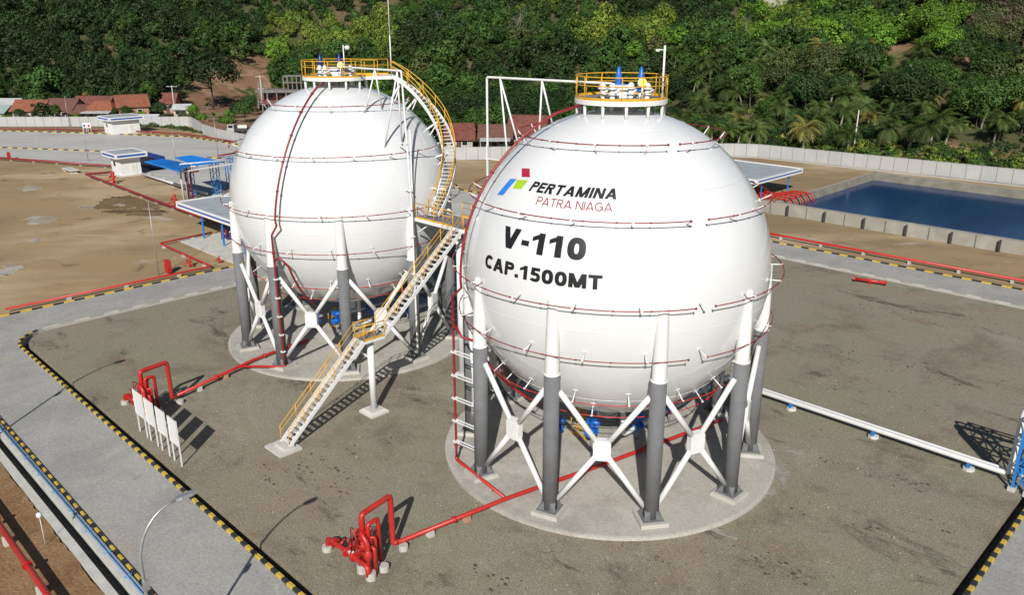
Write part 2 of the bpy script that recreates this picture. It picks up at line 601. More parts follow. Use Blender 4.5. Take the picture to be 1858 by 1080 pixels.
def single(name, mb, mats, label, cat, org, site=True, group=None):
    if not isinstance(mats, (list, tuple)):
        mats = [mats]
    o = bpy.data.objects.new(name, mb.mesh(name, mats, org))
    COL.objects.link(o)
    o.location = P(*org) if site else Vector(org)
    o.rotation_euler = (0, 0, -math.pi / 4 if site else 0)
    return tag(o, label, cat, group)


def structure(name, mb, mats, site=True):
    if not isinstance(mats, (list, tuple)):
        mats = [mats]
    o = bpy.data.objects.new(name, mb.mesh(name, mats))
    COL.objects.link(o)
    o.rotation_euler = (0, 0, -math.pi / 4 if site else 0)
    o["kind"] = "structure"
    return o


def copy_tree(o, parent=None):
    c2 = o.copy()
    COL.objects.link(c2)
    if parent is not None:
        c2.parent = parent
    for ch in list(o.children):
        copy_tree(ch, c2)
    return c2


# ---------------------------------------------------------------- terrain
def hill_d(x, y):
    v = (x + y) * S2
    th = x / np.maximum(y, 30.0)
    yb = 240 + 48 * np.exp(-((th + 0.29) / 0.085) ** 2)
    a, b2 = y - yb, (v - 170) * 1.05
    return np.logaddexp(a / 12, b2 / 12) * 12 - 6


def terrain(x, y):
    x, y = np.asarray(x, float), np.asarray(y, float)
    d = np.maximum(hill_d(x, y), 0)
    th = x / np.maximum(y, 30.0)
    hm = 66 - 41.3 * np.exp(-((th - 0.315) / 0.055) ** 2) + 8 * np.sin(th * 17 + 1)
    h = hm * (1 - np.exp(-0.30 * np.maximum(d - 4, 0) / hm))
    k = np.clip(d / 60, 0, 1)
    h = h + k * (4.0 * np.sin(x * .030 + 1.3 * np.sin(y * .025)) + 3.0 * np.sin(y * .05 + x * .02) + 1.6 * np.sin(x * .09 - y * .07))
    return np.where(y > 60, np.maximum(h, 0), 0)


def axis(a, lo, hi, b2, fine, grow=1.14, first=1.5):
    mid = list(np.arange(lo, hi + 1e-6, fine))
    up, st, x = [], first, hi
    while x < b2:
        st = min(st * grow, 60)
        if x < 700:
            st = min(st, 9)
        x += st
        up.append(x)
    dn, st, x = [], first, lo
    while x > a:
        st = min(st * grow, 60)
        if x > -420:
            st = min(st, 9)
        x -= st
        dn.append(x)
    return np.array(dn[::-1] + mid + up)


gx, gy = axis(-2500, -92, 72, 2500, 1.0), axis(-300, 10, 112, 3000, 1.0)
X, Y = np.meshgrid(gx, gy)
U, V = (X - Y) * S2, (X + Y) * S2
# the yard, its ring road and the ground left of the road are slabs: the sheet drops under them to leave the drains open
inside = ((U > -81) & (U < -3) & (V > 11.5) & (V < 89)) | ((V < 12.5) & (V > -30) & (U > -66) & (U < 60))
Z = np.where(inside & (Y < 118), -0.75, terrain(X, Y))
wallY = np.interp(X.ravel(), [-400, -150, -85.6, -76.7, -69.5, -59.1, -30, -11, 45, 50.6, 111, 300], [219, 219, 219.5, 203.5, 193.4, 182.5, 170, 164, 168, 168.5, 110, -80]).reshape(X.shape)
wild = np.clip((Y - wallY) / 6 + 0.5, 0, 1)
# earth cut bare on the slope: by the unfinished building, under the bright stand, on the open plots
_d = Z - CAM_H
_w = np.maximum(Y * _cp - _d * _sp, 1.0)
_px, _py = 929 + FPX * X / _w, 540 - FPX * (Y * _sp + _d * _cp) / _w
bare = np.zeros_like(X)
for (x0, x1, y0, y1) in ((325, 500, 100, 240), (1598, 1690, 68, 118), (1690, 1775, 94, 134), (1700, 1858, 268, 310)):
    bare = np.maximum(bare, np.clip(np.minimum.reduce([_px - x0, x1 - _px, (_py - y0) * 1.5, (y1 - _py) * 1.5]) / 12 + .5, 0, 1) * (Y > 120))
nx_, ny_ = len(gx), len(gy)
vs = np.stack([X.ravel(), Y.ravel(), Z.ravel()], 1)
ii = (np.arange(ny_ - 1)[:, None] * nx_ + np.arange(nx_ - 1)[None, :]).ravel()
fs = np.stack([ii, ii + 1, ii + nx_ + 1, ii + nx_], 1)


def np_mesh(name, vs, fs, mats, smooth=False, attrs=()):
    me = bpy.data.meshes.new(name)
    k = fs.shape[1]
    me.vertices.add(len(vs))
    me.vertices.foreach_set("co", np.ascontiguousarray(vs, np.float32).ravel())
    me.loops.add(fs.size)
    me.loops.foreach_set("vertex_index", np.ascontiguousarray(fs, np.int32).ravel())
    me.polygons.add(len(fs))
    me.polygons.foreach_set("loop_start", np.arange(0, fs.size, k, dtype=np.int32))
    me.polygons.foreach_set("loop_total", np.full(len(fs), k, np.int32))
    if smooth:
        me.polygons.foreach_set("use_smooth", np.ones(len(fs), bool))
    for q in mats:
        me.materials.append(q)
    for nm, ty, arr in attrs:
        a = me.attributes.new(nm, ty, 'POINT')
        a.data.foreach_set("color" if ty == 'FLOAT_COLOR' else "value", np.ascontiguousarray(arr, np.float32).ravel())
    me.update()
    me.validate()
    return me


o = bpy.data.objects.new("ground", np_mesh("ground", vs, fs, [M['ground']], True, [("wild", 'FLOAT', wild.ravel()), ("bare", 'FLOAT', bare.ravel())]))
COL.objects.link(o)
o["kind"] = "structure"

# ---------------------------------------------------------------- yard, roads, kerbs, drains (site frame u,v)
YU0, YU1, YV0, YV1 = -77.0, -8.0, 16.2, 86.0           # gravel yard


def rounded(u0, u1, v0, v1, r, k=8):
    pts = []
    for cu, cv, a0 in ((u1 - r, v1 - r, 0), (u0 + r, v1 - r, 90), (u0 + r, v0 + r, 180), (u1 - r, v0 + r, 270)):
        for j in range(k + 1):
            a = R(a0 + 90 * j / k)
            pts.append((cu + r * math.cos(a), cv + r * math.sin(a)))
    return pts


def ring(mb, outer, inner, z0, z1, mi=0):
    k = len(outer)
    vs = [(x, y, z1) for x, y in outer] + [(x, y, z1) for x, y in inner] + [(x, y, z0) for x, y in outer] + [(x, y, z0) for x, y in inner]
    fs = []
    for i in range(k):
        j = (i + 1) % k
        fs += [(i, j, k + j, k + i), (2 * k + i, 2 * k + j, j, i), (k + i, k + j, 3 * k + j, 3 * k + i)]
    return mb.add(vs, fs, mi)


yard = rounded(YU0, YU1, YV0, YV1, 3.0)
structure("gravel_yard", MB().prism(yard, -0.72, 0.0, 0, bottom=False), M['gravel'])
lipi = rounded(YU0 - .47, YU1 + .47, YV0 - .47, YV1 + .47, 3.3)
lipo = rounded(YU0 - .56, YU1 + .56, YV0 - .56, YV1 + .56, 3.4)
kbo = rounded(YU0 - .76, YU1 + .76, YV0 - .76, YV1 + .76, 3.6)
rdo = rounded(-83.75, -1.2, 10.7, 92.4, 3.5)
dr = MB()
ring(dr, lipi, yard, -0.74, -0.60, 0)
structure("yard_drain", dr, M['drain'])
lip = MB()
ring(lip, lipo, lipi, -0.72, 0.03)
structure("drain_lip", lip, M['concrete'])
rd = MB()
ring(rd, rdo, kbo, -0.72, 0.022)
# far concrete apron and the road past the truck stand
far = [(-83.7, 57.5), (-83.7, 90), (-97, 87.0), (-103, 86.6), (-127, 107.2)]
far_w = [P(u, v) for u, v in far]
apron = [(-118.0, 168), (-131, 209.8), (-104.8, 204.4), (-90.2, 200.3), (-78.6, 197.3), (-62.9, 185.1), (-42, 168), (-26, 150), (-11.2, 134.2), (-5.6, 129.0), (4.5, 122.8), (0, 100), (-18.5, 100.0)]
apron = [(-185, 186), (-185, 222), (-131, 209.8), (-104.8, 204.4), (-90.2, 200.3), (-78.6, 197.3), (-62.9, 185.1), (-42, 166), (-26, 149), (-11.2, 134.2), (-4.6, 127.2), (4.5, 122.0), (4.5, 112), (-18.5, 99.9), (-50, 128), (-66, 146), (-77, 156.6), (-104, 166.5), (-120, 171)]
structure("road", rd, M['road'])
ap = MB()
ap.add([(x, y, 0.030) for x, y in apron], [tuple(range(len(apron)))[::-1]])
structure("concrete_apron", ap, M['apron'], site=False)


def offset_poly(line, d):
    """offset an open polyline to its left"""
    out = []
    k = len(line)
    for i in range(k):
        a = Vector(line[max(i - 1, 0)])
        b2 = Vector(line[min(i + 1, k - 1)])
        t = (b2 - a).normalized()
        out.append((line[i][0] - t.y * d, line[i][1] + t.x * d))
    return out


def resample(line, step, closed=False):
    pts = [Vector(q) for q in line]
    if closed:
        pts.append(pts[0])
    out = [pts[0].copy()]
    need = step
    for a, b2 in zip(pts[:-1], pts[1:]):
        L = (b2 - a).length
        pos = 0
        while L - pos >= need:
            pos += need
            out.append(a + (b2 - a) * (pos / L))
            need = step
        need -= L - pos
    return out


def kerb(name, line, wd, step=0.5, z0=-0.7, z1=0.15, site=True, closed=False, ph=0, plain=False):
    pts = resample(line, step, closed)
    mb = MB()
    k = len(pts)
    for i in range(k - 1):
        a, b2 = pts[i], pts[i + 1]
        t = (b2 - a).normalized()
        nrm = Vector((-t.y, t.x)) * (wd / 2)
        q = [a - nrm, b2 - nrm, b2 + nrm, a + nrm]
        bev = nrm.normalized() * 0.03
        top = [a - nrm + bev, b2 - nrm + bev, b2 + nrm - bev, a + nrm - bev]
        vs = [(p2.x, p2.y, z0) for p2 in q] + [(p2.x, p2.y, z1 - .03) for p2 in q] + [(p2.x, p2.y, z1) for p2 in top]
        fs = [(0, 1, 5, 4), (2, 3, 7, 6), (4, 5, 9, 8), (6, 7, 11, 10), (8, 9, 10, 11)]
        if i == 0:
            fs.append((3, 0, 4, 7))
        if i == k - 2:
            fs.append((1, 2, 6, 5))
        mb.add(vs, fs, (i + ph) % 2)
    return structure(name, mb, [M['concrete'], M['basin']] if plain else [M['kerbblack'], M['kerbyellow']], site)


# inner kerb round the yard
kl = rounded(YU0 - .64, YU1 + .64, YV0 - .64, YV1 + .64, 3.5)
kerb("yard_kerb", kl[20:] + kl[:1], 0.235, 0.52)
kerb("yard_kerb", kl[:21], 0.235, 1.3, plain=True)
# outer kerbs of the ring road
kerb("road_kerb", [(-66, 10.58), (-5, 10.58)], 0.17, 0.55, z1=0.13)
kerb("road_kerb", [(-83.87, 11.5), (-83.87, 42.3)], 0.24, 0.95, z0=-0.2)
kerb("road_kerb", [(-103, 86.9), (-97, 87.3), (-60, 92.2), (-10, 92.52)], 0.3, 0.95, z0=-0.2)
kerb("road_kerb", [(-140, 211.5), (-104.8, 204.7), (-90.2, 200.6), (-78.6, 197.6), (-62.9, 185.4), (-42, 166.3), (-26, 149.3), (-11.2, 134.5)], 0.4, 1.3, z0=-0.2, z1=0.2, site=False)
kerb("apron_kerb", [(-135, 184.8), (-112.7, 179.9), (-87.7, 174.3), (-80, 172.4)], 0.4, 1.3, z0=-0.2, z1=0.2, site=False)
kerb("apron_kerb", [tuple(ground_pt(376, 286)), tuple(ground_pt(430, 289))], 0.35, 1.2, z0=-0.2, z1=0.2, site=False)
kerb("apron_kerb", [tuple(ground_pt(382, 293)), tuple(ground_pt(430, 297))], 0.35, 1.2, z0=-0.2, z1=0.2, site=False)

# left of the left road: blue pipe strip, concrete strip, drain, soil bank
structure("drain_strip", MB().box2((-66, 9.98, -.7), (-5, 10.46, .02)).box2((-66, 8.98, -.7), (-5, 9.42, .03)), M['palecon'])
structure("roadside_drain", MB().box2((-66, 9.40, -.74), (-5, 10.0, -.6)), M['drain'])
bank = [(-66, 8.99)]
for i in range(0, 123):
    bank.append((-66 + i * .5, 8.995 - 0.01 - 0.16 * abs(math.sin(i * 1.7)) * abs(math.sin(i * .37))))
bank += [(-5, 0), (-5, -25), (-66, -25)]
bk = MB()
bk.prism(bank, -0.72, 0.004, 0, bottom=False)
structure("soil_bank", bk, M['soil'])


# ---------------------------------------------------------------- tanks
C1 = (-28.76, 37.42)
C2 = (-57.30, 37.37)
ZC = 12.323
RS = 9.0


def sph(c, az, lat, r):
    a, b2 = R(az), R(lat)
    return Vector((c[0] + r * math.cos(b2) * math.cos(a), c[1] + r * math.cos(b2) * math.sin(a), ZC + r * math.sin(b2)))


def pol(c, az, r, z):
    return Vector((c[0] + r * math.cos(R(az)), c[1] + r * math.sin(R(az)), z))


def foundation(c, label):
    t = Thing("tank_foundation", label, "foundation", (c[0], c[1], 0))
    t.part("pad", MB().lathe([(0.001, .2), (10.32, .2), (10.45, .17), (10.47, -.3)], (c[0], c[1], 0), 96, 0, False), M['padcon'])
    for k in range(10):
        mb = MB()
        q = pol(c, 36 * k, 8.95, 0)
        rz = R(36 * k)
        ax = Matrix.Rotation(rz, 3, 'Z')
        b0, h0, h1 = (0.95, 0.78, 0.42)
        vs = [q + ax @ Vector((x * (.80 if z < .3 else .76), y * (.80 if z < .3 else .76), z)) for z in (.15, .42) for x, y in ((-1, -1), (1, -1), (1, 1), (-1, 1))]
        mb.add(vs, [(4, 5, 6, 7), (0, 1, 5, 4), (1, 2, 6, 5), (2, 3, 7, 6), (3, 0, 4, 7)])
        t.part("plinth", mb, M['concrete'])
    return t


def arc_strip(cx, cy, rx, ry, a0, a1, t, n=18, p=2.35):
    """stroke of thickness t along a rounded oval"""
    out = []
    pt = lambda a, k: (cx + (rx - k) * math.copysign(abs(math.cos(a)) ** (2 / p), math.cos(a)), cy + (ry - k) * math.copysign(abs(math.sin(a)) ** (2 / p), math.sin(a)))
    for i in range(n):
        b0, b1 = R(a0 + (a1 - a0) * i / n), R(a0 + (a1 - a0) * (i + 1) / n)
        out.append([pt(b0, 0), pt(b1, 0), pt(b1, t), pt(b0, t)])
    return out


def glyph(ch, t):
    """letter drawn as strokes of thickness t in a cell of cap height 1: returns quads and width"""
    bx4 = lambda x0, y0, x1, y1: [(x0, y0), (x1, y0), (x1, y1), (x0, y1)]
    tt, th = t * 1.12, t * .9
    if ch == ' ':
        return [], .30
    if ch == '-':
        return [bx4(0, .30, .36, .30 + th)], .36
    if ch == '.':
        return [bx4(0, 0, t, t)], t
    if ch == 'I':
        return [bx4(0, 0, t, 1)], t
    if ch == '1':
        return [bx4(.54 - t, 0, .54, 1), [(.0, .58), (.54 - t, .70), (.54 - t * .55, 1), (.54 - t * 1.0, .93)], [(.0, .58), (.54 - t, .93), (.54 - t * 1.2, .90), (.0, .78)]], .62
    if ch == 'T':
        return [bx4(0, 1 - th, .78, 1), bx4(.39 - t / 2, 0, .39 + t / 2, 1 - th)], .78
    if ch == 'E':
        return [bx4(0, 0, t, 1), bx4(t, 0, .68, th), bx4(t, .5 - th / 2 + .02, .63, .5 + th / 2 + .02), bx4(t, 1 - th, .67, 1)], .68
    if ch in 'VA':
        w = .94
        q = [[(0, 1), (tt, 1), (w / 2 + tt / 2, 0), (w / 2 - tt / 2, 0)], [(w, 1), (w - tt, 1), (w / 2 - tt / 2, 0), (w / 2 + tt / 2, 0)]]
        if ch == 'A':
            q = [[(x, 1 - y) for x, y in p_] for p_ in q]
            q.append(bx4(w * .22, .20, w * .78, .20 + th * .9))
        return q, w
    if ch == 'M':
        w = 1.02 if t > .15 else .98
        return [bx4(0, 0, t, 1), bx4(w - t, 0, w, 1), [(0, 1), (tt, 1), (w / 2 + tt / 2, .02), (w / 2 - tt / 2, .02)], [(w, 1), (w - tt, 1), (w / 2 - tt / 2, .02), (w / 2 + tt / 2, .02)]], w
    if ch == 'N':
        w = .84
        return [bx4(0, 0, t, 1), bx4(w - t, 0, w, 1), [(0, 1), (tt, 1), (w, 0), (w - tt, 0)]], w
    if ch == '0':
        return arc_strip(.36, .5, .36, .51, 0, 360, t, 30), .72
    if ch == 'C':
        return arc_strip(.44, .5, .44, .51, 42, 318, t, 24, 2.1), .80
    if ch == 'G':
        return arc_strip(.46, .5, .46, .51, 42, 345, t, 26, 2.1) + [bx4(.5, .40, .92, .40 + th), bx4(.92 - t, .10, .92, .42)], .92
    if ch in 'PR':
        q = [bx4(0, 0, t, 1), bx4(t, 1 - th, .44, 1), bx4(t, .44, .44, .44 + th)]
        q += arc_strip(.44, .72, .30, .28, 90, -90, th, 12)
        if ch == 'R':
            q.append([(.30, .46), (.30 + tt * 1.05, .46), (.80, 0), (.80 - tt * 1.15, 0)])
            return q, .80
        return q, .74
    if ch == '5':
        return [bx4(.14, 1 - th, .66, 1), [(.06, .46), (.06 + t, .46), (.10 + t, 1), (.11, 1)]] + arc_strip(.34, .33, .36, .34, 140, -150, th, 20), .70
    return [], .5


def lettering(t, c, body, lon0, lon1, lat0, lat1, m, thick, shear=0.0, gapw=.13, name="lettering"):
    quads, x, word, words = [], 0, 0, []
    for ch in body:
        if ch == '.':
            word += 1
        q, w_ = glyph(ch, thick)
        quads += [[(px + x + py * shear, py) for px, py in p_] for p_ in q]
        words += [word] * len(q)
        x += w_ + gapw
        if ch in ' .':
            word += 1
    xs = [p_[0] for q in quads for p_ in q]
    x0, x1 = min(xs), max(xs)
    mbs = [MB() for _ in range(word + 1)]
    for qi, q in enumerate(quads):
        mb = mbs[words[qi]]
        L_ = max(math.dist(q[0], q[1]), math.dist(q[1], q[2]))
        k = 1 if L_ < .2 else 5
        lift = RS + .018 + .0007 * (qi % 9)
        vs, fs = [], []
        for j in range(k + 1):
            for i in range(k + 1):
                a, b2 = i / k, j / k
                xx = q[0][0] * (1 - a) * (1 - b2) + q[1][0] * a * (1 - b2) + q[2][0] * a * b2 + q[3][0] * (1 - a) * b2
                yy = q[0][1] * (1 - a) * (1 - b2) + q[1][1] * a * (1 - b2) + q[2][1] * a * b2 + q[3][1] * (1 - a) * b2
                vs.append(sph(c, lon0 + (lon1 - lon0) * (xx - x0) / (x1 - x0) + 45, lat0 + (lat1 - lat0) * yy, lift))
        for j in range(k):
            for i in range(k):
                o = j * (k + 1) + i
                f = [o, o + 1, o + k + 2, o + k + 1]
                nn = (vs[f[1]] - vs[f[0]]).cross(vs[f[2]] - vs[f[0]])
                if nn.dot(vs[f[0]] - Vector((c[0], c[1], ZC))) < 0:
                    f.reverse()
                fs.append(f)
        mb.add(vs, fs)
    for mb in mbs:
        t.part(name, mb, m)


def patch(t, c, corners, m, name):
    """curved coloured patch; corners bl, br, tr, tl as (world longitude, latitude)"""
    k = 6
    vs, fs = [], []
    for j in range(k + 1):
        for i in range(k + 1):
            a, b2 = i / k, j / k
            lo = [corners[q][0] for q in range(4)]
            la = [corners[q][1] for q in range(4)]
            f = lambda w4: w4[0] * (1 - a) * (1 - b2) + w4[1] * a * (1 - b2) + w4[2] * a * b2 + w4[3] * (1 - a) * b2
            vs.append(sph(c, f(lo) + 45, f(la), RS + 0.022))
    for j in range(k):
        for i in range(k):
            q = j * (k + 1) + i
            fs.append((q, q + 1, q + k + 2, q + k + 1))
    t.part(name, MB().add(vs, fs, 0, True), m)


def relief_valve(mb, p, s=1.0, body=0, flange_m=1):
    x, y, z = p
    mb.cyl((x, y, z), (x, y, z + .55 * s), .13 * s, n=12, mi=flange_m)
    mb.flange((x, y, z + .1), (0, 0, 1), .24 * s, .07, mi=flange_m)
    mb.flange((x, y, z + .55 * s), (0, 0, 1), .26 * s, .1, mi=body)
    mb.lathe([(.2 * s, .55 * s), (.25 * s, .75 * s), (.19 * s, 1.0 * s), (.22 * s, 1.05 * s), (.21 * s, 1.45 * s), (.14 * s, 1.6 * s), (.08 * s, 1.9 * s), (.001, 1.95 * s)], (x, y, z), 14, body)
    mb.cyl((x, y, z + .8 * s), (x + .42 * s, y + .1, z + .8 * s), .12 * s, n=10, mi=body)


RAIL_H = 1.22


def railing(mb, line, h=RAIL_H, r=0.028, step=1.25, mid=(0.62,), toe=True, closed=False, posts=None):
    """line: 3-D points of the deck edge"""
    pts = [Vector(q) for q in line]
    up = Vector((0, 0, 1))
    mb.tube([q + up * h for q in pts], r * 1.15, 6, closed=closed)
    for k in mid:
        mb.tube([q + up * h * k for q in pts], r * .9, 6, closed=closed)
    if toe:
        for a, b2 in zip(pts[:-1], pts[1:]):
            mb.bar(a + up * .07, b2 + up * .07, .02, .14)
    L = [0]
    for a, b2 in zip(pts[:-1], pts[1:]):
        L.append(L[-1] + (b2 - a).length)
    nps = posts or max(1, round(L[-1] / step))
    for i in range(nps + 1):
        d = L[-1] * i / nps
        for j in range(len(pts) - 1):
            if d <= L[j + 1] + 1e-6:
                q = pts[j].lerp(pts[j + 1], (d - L[j]) / max(L[j + 1] - L[j], 1e-6))
                mb.tube([q, q + up * h], r * 1.1, 6)
                break


# shared ring bracket: a white stub with a small shoe, built along local x from the shell outwards
brk = MB()
brk.cyl((0, 0, 0), (.70, 0, 0), .035, n=6)
brk.box((0.02, 0, 0), (.03, .26, .2))
brk.box((.72, 0, 0), (.05, .12, .10))
BR_ME = brk.mesh("ring_bracket", [M['white']])
RING_LAT = (52.9, 27.1, 1.5, -15.7, -36.5, -46.0)
RR = 9.70


def tank(c, label, gap, riser_az, riser_base, top_az, pipe_az, pipe_r, first, lean=0.0):
    t = Thing("spherical_tank", label, "storage tank", (c[0], c[1], 0), group="white spherical gas tanks on grey legs")
    # shell: plate courses with a faint weld bead
    mb = MB()
    prof = []
    K = 96
    for i in range(K + 1):
        la = -90 + 180 * i / K
        rr = RS
        prof.append((max(rr * math.cos(R(la)), .002), rr * math.sin(R(la))))
    mb.lathe(prof, (c[0], c[1], ZC), 160)
    t.part("shell", mb, M['shell'])
    bead = MB()
    for la in (66, 38, -8, -42):
        rr = RS + .004
        bead.tube([sph(c, a, la, rr) for a in range(0, 360, 4)], .014, 5, closed=True)
    t.part("weld_seam", bead, M['shell'])
    # legs
    for k in range(10):
        az = 36 * k
        q = pol(c, az, 8.93, 0)
        mb = MB()
        mb.cyl((q.x, q.y, .44), (q.x, q.y, 8.5), .425, n=24, mi=0)
        rz = R(az)
        mb.box((q.x, q.y, .45), (1.16, 1.16, .05), rz=rz)
        for j in range(4):
            a = rz + j * math.pi / 2 + math.pi / 4
            d = Vector((math.cos(a), math.sin(a), 0))
            b0 = Vector((q.x, q.y, 0)) + d * .40
            b1 = Vector((q.x, q.y, 0)) + d * .74
            side = Vector((-d.y, d.x, 0)) * .17
            mb.add([b0 - side + Vector((0, 0, .47)), b1 + Vector((0, 0, .48)), b0 + side + Vector((0, 0, .47)), b0 - side + Vector((0, 0, .95)), b0 + side + Vector((0, 0, .95))], [(0, 1, 3), (1, 2, 4), (1, 4, 3)])
        leg = t.part("leg", mb, M['fireproof'])
        # white upper leg that merges with the shell at the equator
        up = MB()
        pr = [(8.49, 0.395), (9.3, .385), (10.6, .365), (11.6, .345), (12.3, .33), (12.55, .32), (12.60, .29), (12.61, .01)]
        vs, fs = [], []
        nseg = 20
        for z, r in pr:
            cc = pol(c, az, 8.93 - max(0, z - 10.0) * .03, z)
            for j in range(nseg):
                a = 2 * math.pi * j / nseg
                vs.append((cc.x + r * math.cos(a), cc.y + r * math.sin(a), z))
        for i in range(len(pr) - 1):
            for j in range(nseg):
                fs.append((i * nseg + j, i * nseg + (j + 1) % nseg, (i + 1) * nseg + (j + 1) % nseg, (i + 1) * nseg + j))
        up.add(vs, fs, 0, True)
        up.flange((q.x, q.y, 8.52), (0, 0, 1), .445, .07, 24)
        t.part("upper_leg", up, M['white'])
        # cross brace to the next leg
        q2 = pol(c, az + 36, 8.93, 0)
        d = Vector((q2.x - q.x, q2.y - q.y, 0))
        dn = d.normalized()
        a0, a1 = q + dn * .40, q2 - dn * .40
        zl, zh = 1.05, 7.55
        cen = (a0 + a1) / 2 + Vector((0, 0, (zl + zh) / 2))
        br = MB()
        for s0, z0 in ((a0, zl), (a0, zh), (a1, zl), (a1, zh)):
            e = Vector((s0.x, s0.y, z0))
            dd = (cen - e).normalized()
            br.cyl(e, cen - dd * .25, .158, n=12)
        b_ = t.part("cross_brace", br, M['white'])
        gp = MB()
        nrm = Vector((-dn.y, dn.x, 0))
        ax = Matrix((dn, nrm, Vector((0, 0, 1)))).transposed()
        gp.box(cen, (.94, .36, .88), ax=ax)
        gp.box(cen, (.76, .42, 1.18), ax=ax)
        t.part("gusset_box", gp, M['white'], b_)
    # spray rings
    for i, la in enumerate(RING_LAT):
        rr = RR
        mb = MB()
        if gap is not None and i < 4:
            a0, a1 = gap[1] + .0, gap[0] + 360
            segs = [(a0, (a0 + a1) / 2 + 2), ((a0 + a1) / 2 + 9, a1)]
        else:
            segs = [(top_az + 4, top_az + 176), (top_az + 184, top_az + 356)]
        for a0, a1 in segs:
            k = int((a1 - a0) / 3)
            mb.tube([sph(c, a0 + (a1 - a0) * j / k, la, rr) for j in range(k + 1)], .031, 6)
            for a in (a0, a1):
                mb.flange(sph(c, a, la, rr), sph(c, a + .5, la, rr) - sph(c, a - .5, la, rr), .068, .06, 8)
            for j in range(1, int((a1 - a0) / 11)):
                q = sph(c, a0 + j * 11, la, rr)
                mb.flange(q, sph(c, a0 + j * 11 + .5, la, rr) - sph(c, a0 + j * 11 - .5, la, rr), .050, .08, 6)
        rg = t.part("spray_ring", mb, M['darkred'] if i < 4 else M['red'])
        nb = (14, 18, 18, 18, 16, 12)[i]
        for j in range(nb):
            a = 360 * (j + .5) / nb + 3 * i
            q = sph(c, a, la, RS - .01)
            n_ = (sph(c, a, la, 2) - sph(c, a, la, 1))
            o = t.share("ring_bracket", BR_ME, q - Vector(t.org), n_.to_track_quat('X', 'Z').to_euler(), rg)
    # riser
    mb = MB()
    pts = [sph(c, riser_az[0] + (riser_az[1] - riser_az[0]) * j / 16, 66 - 66 * j / 16, RR + .04) for j in range(17)]
    pts = [pol(c, riser_az[0], 2.2, ZC + 9.35)] + pts
    bu, bv = riser_base
    pts += [sph(c, riser_az[1] + .5, -2.5, RR + .05), Vector((bu, bv, 11.0))]
    pts += [Vector((bu, bv, 11.0 - j * 1.6)) for j in range(1, 7)] + [Vector((bu, bv, .62))]
    mb.tube(pts, .075, 10)
    for j in range(2, 17, 3):
        mb.flange(pts[j], pts[j + 1] - pts[j], .115, .09, 10)
    for z in (9.6, 6.4, 3.4, 1.4):
        mb.flange((bu, bv, z), (0, 0, 1), .125, .08, 10)
    rs = t.part("spray_riser", mb, M['darkred'])
    # lower feed: loop off the riser, along the belly
    az2 = math.degrees(math.atan2(bv - c[1], bu - c[0]))
    daz = 6 if first else 5
    low = MB()
    rb = math.hypot(bu - c[0], bv - c[1])
    l0 = [Vector((bu, bv, 9.0)), pol(c, az2 + daz * .5, rb - .05, 9.35), pol(c, az2 + daz, rb - .2, 8.9)]
    l0 += [sph(c, az2 + daz + 1, -23 - j * 4, RR) for j in range(9)]
    low.tube(l0, .085, 8)
    t.part("lower_spray_feed", low, M['darkred'])
    # ladder-like clips between riser and nearest leg
    kk = round(az2 / 36)
    lq = pol(c, kk * 36, 8.93, 0)
    for z in (7.6, 6.1, 4.6, 3.1, 1.7):
        mb = MB()
        for dz in (-.09, .09):
            mb.bar((bu, bv, z + dz), (lq.x, lq.y, z + dz), .06, .06)
        mb.box((bu, bv, z), (.3, .3, .1))
        t.part("riser_clip", mb, M['white'])
    # top platform
    zf = 21.92
    plat = t.part("top_platform", MB().lathe([(0.01, zf), (2.58, zf), (2.60, zf - .02), (2.60, zf - .26), (2.52, zf - .26), (2.5, zf - .06), (.01, zf - .06)], (c[0], c[1], 0), 48, 0, False), M['white'])
    dk = MB().lathe([(0.01, zf + .008), (2.46, zf + .008), (2.47, zf + .002)], (c[0], c[1], 0), 48, 0, False)
    if not first:
        # extension towards the upper stair
        e0, e1 = pol(c, 25, 1.4, 0), pol(c, 88, 1.4, 0)
        d = Vector((math.cos(R(top_az)), math.sin(R(top_az)), 0))
        n_ = Vector((-d.y, d.x, 0))
        cc = Vector((c[0], c[1], 0))
        far_ = 4.35
        pl = [cc + d * 1.9 - n_ * 1.15, cc + d * far_ - n_ * 1.15, cc + d * far_ + n_ * 1.25, cc + d * 1.9 + n_ * 1.25]
        dk2 = MB().prism([(q.x, q.y) for q in pl], zf - .24, zf + .004)
        t.part("platform_extension", dk2, M['white'], plat)
    t.part("deck", dk, M['grating'], plat)
    for j in range(12):
        az = 15 + 30 * j
        q = pol(c, az, 2.45, 0)
        zz = ZC + math.sqrt(RS * RS - 2.45 ** 2)
        t.part("platform_post", MB().cyl((q.x, q.y, zz - .05), (q.x, q.y, zf - .26), .085, n=10), M['white'], plat)
    rl = MB()
    if first:
        a0, a1 = 0, 360
        line = [pol(c, a, 2.56, zf) for a in range(0, 361, 8)]
    else:
        d = Vector((math.cos(R(top_az)), math.sin(R(top_az)), 0))
        n_ = Vector((-d.y, d.x, 0))
        cc = Vector((c[0], c[1], zf))
        aa = math.degrees(math.acos(.0))
        line = [cc + d * 4.3 + n_ * 1.2, cc + d * 2.3 + n_ * 1.2] + [pol(c, top_az + a, 2.56, zf) for a in range(28, 334, 8)] + [cc + d * 2.3 - n_ * 1.1, cc + d * 3.3 - n_ * 1.1]
    railing(rl, line, step=1.15)
    t.part("railing", rl, M['yellow'], plat)
    # top fittings
    f = MB()
    f.cyl((c[0], c[1], ZC + 8.9), (c[0], c[1], zf + .5), .42, n=18)
    f.flange((c[0], c[1], zf + .5), (0, 0, 1), .55, .12, 20)
    f.flange((c[0], c[1], zf + .64), (0, 0, 1), .55, .12, 20)
    t.part("manway", f, M['white'])
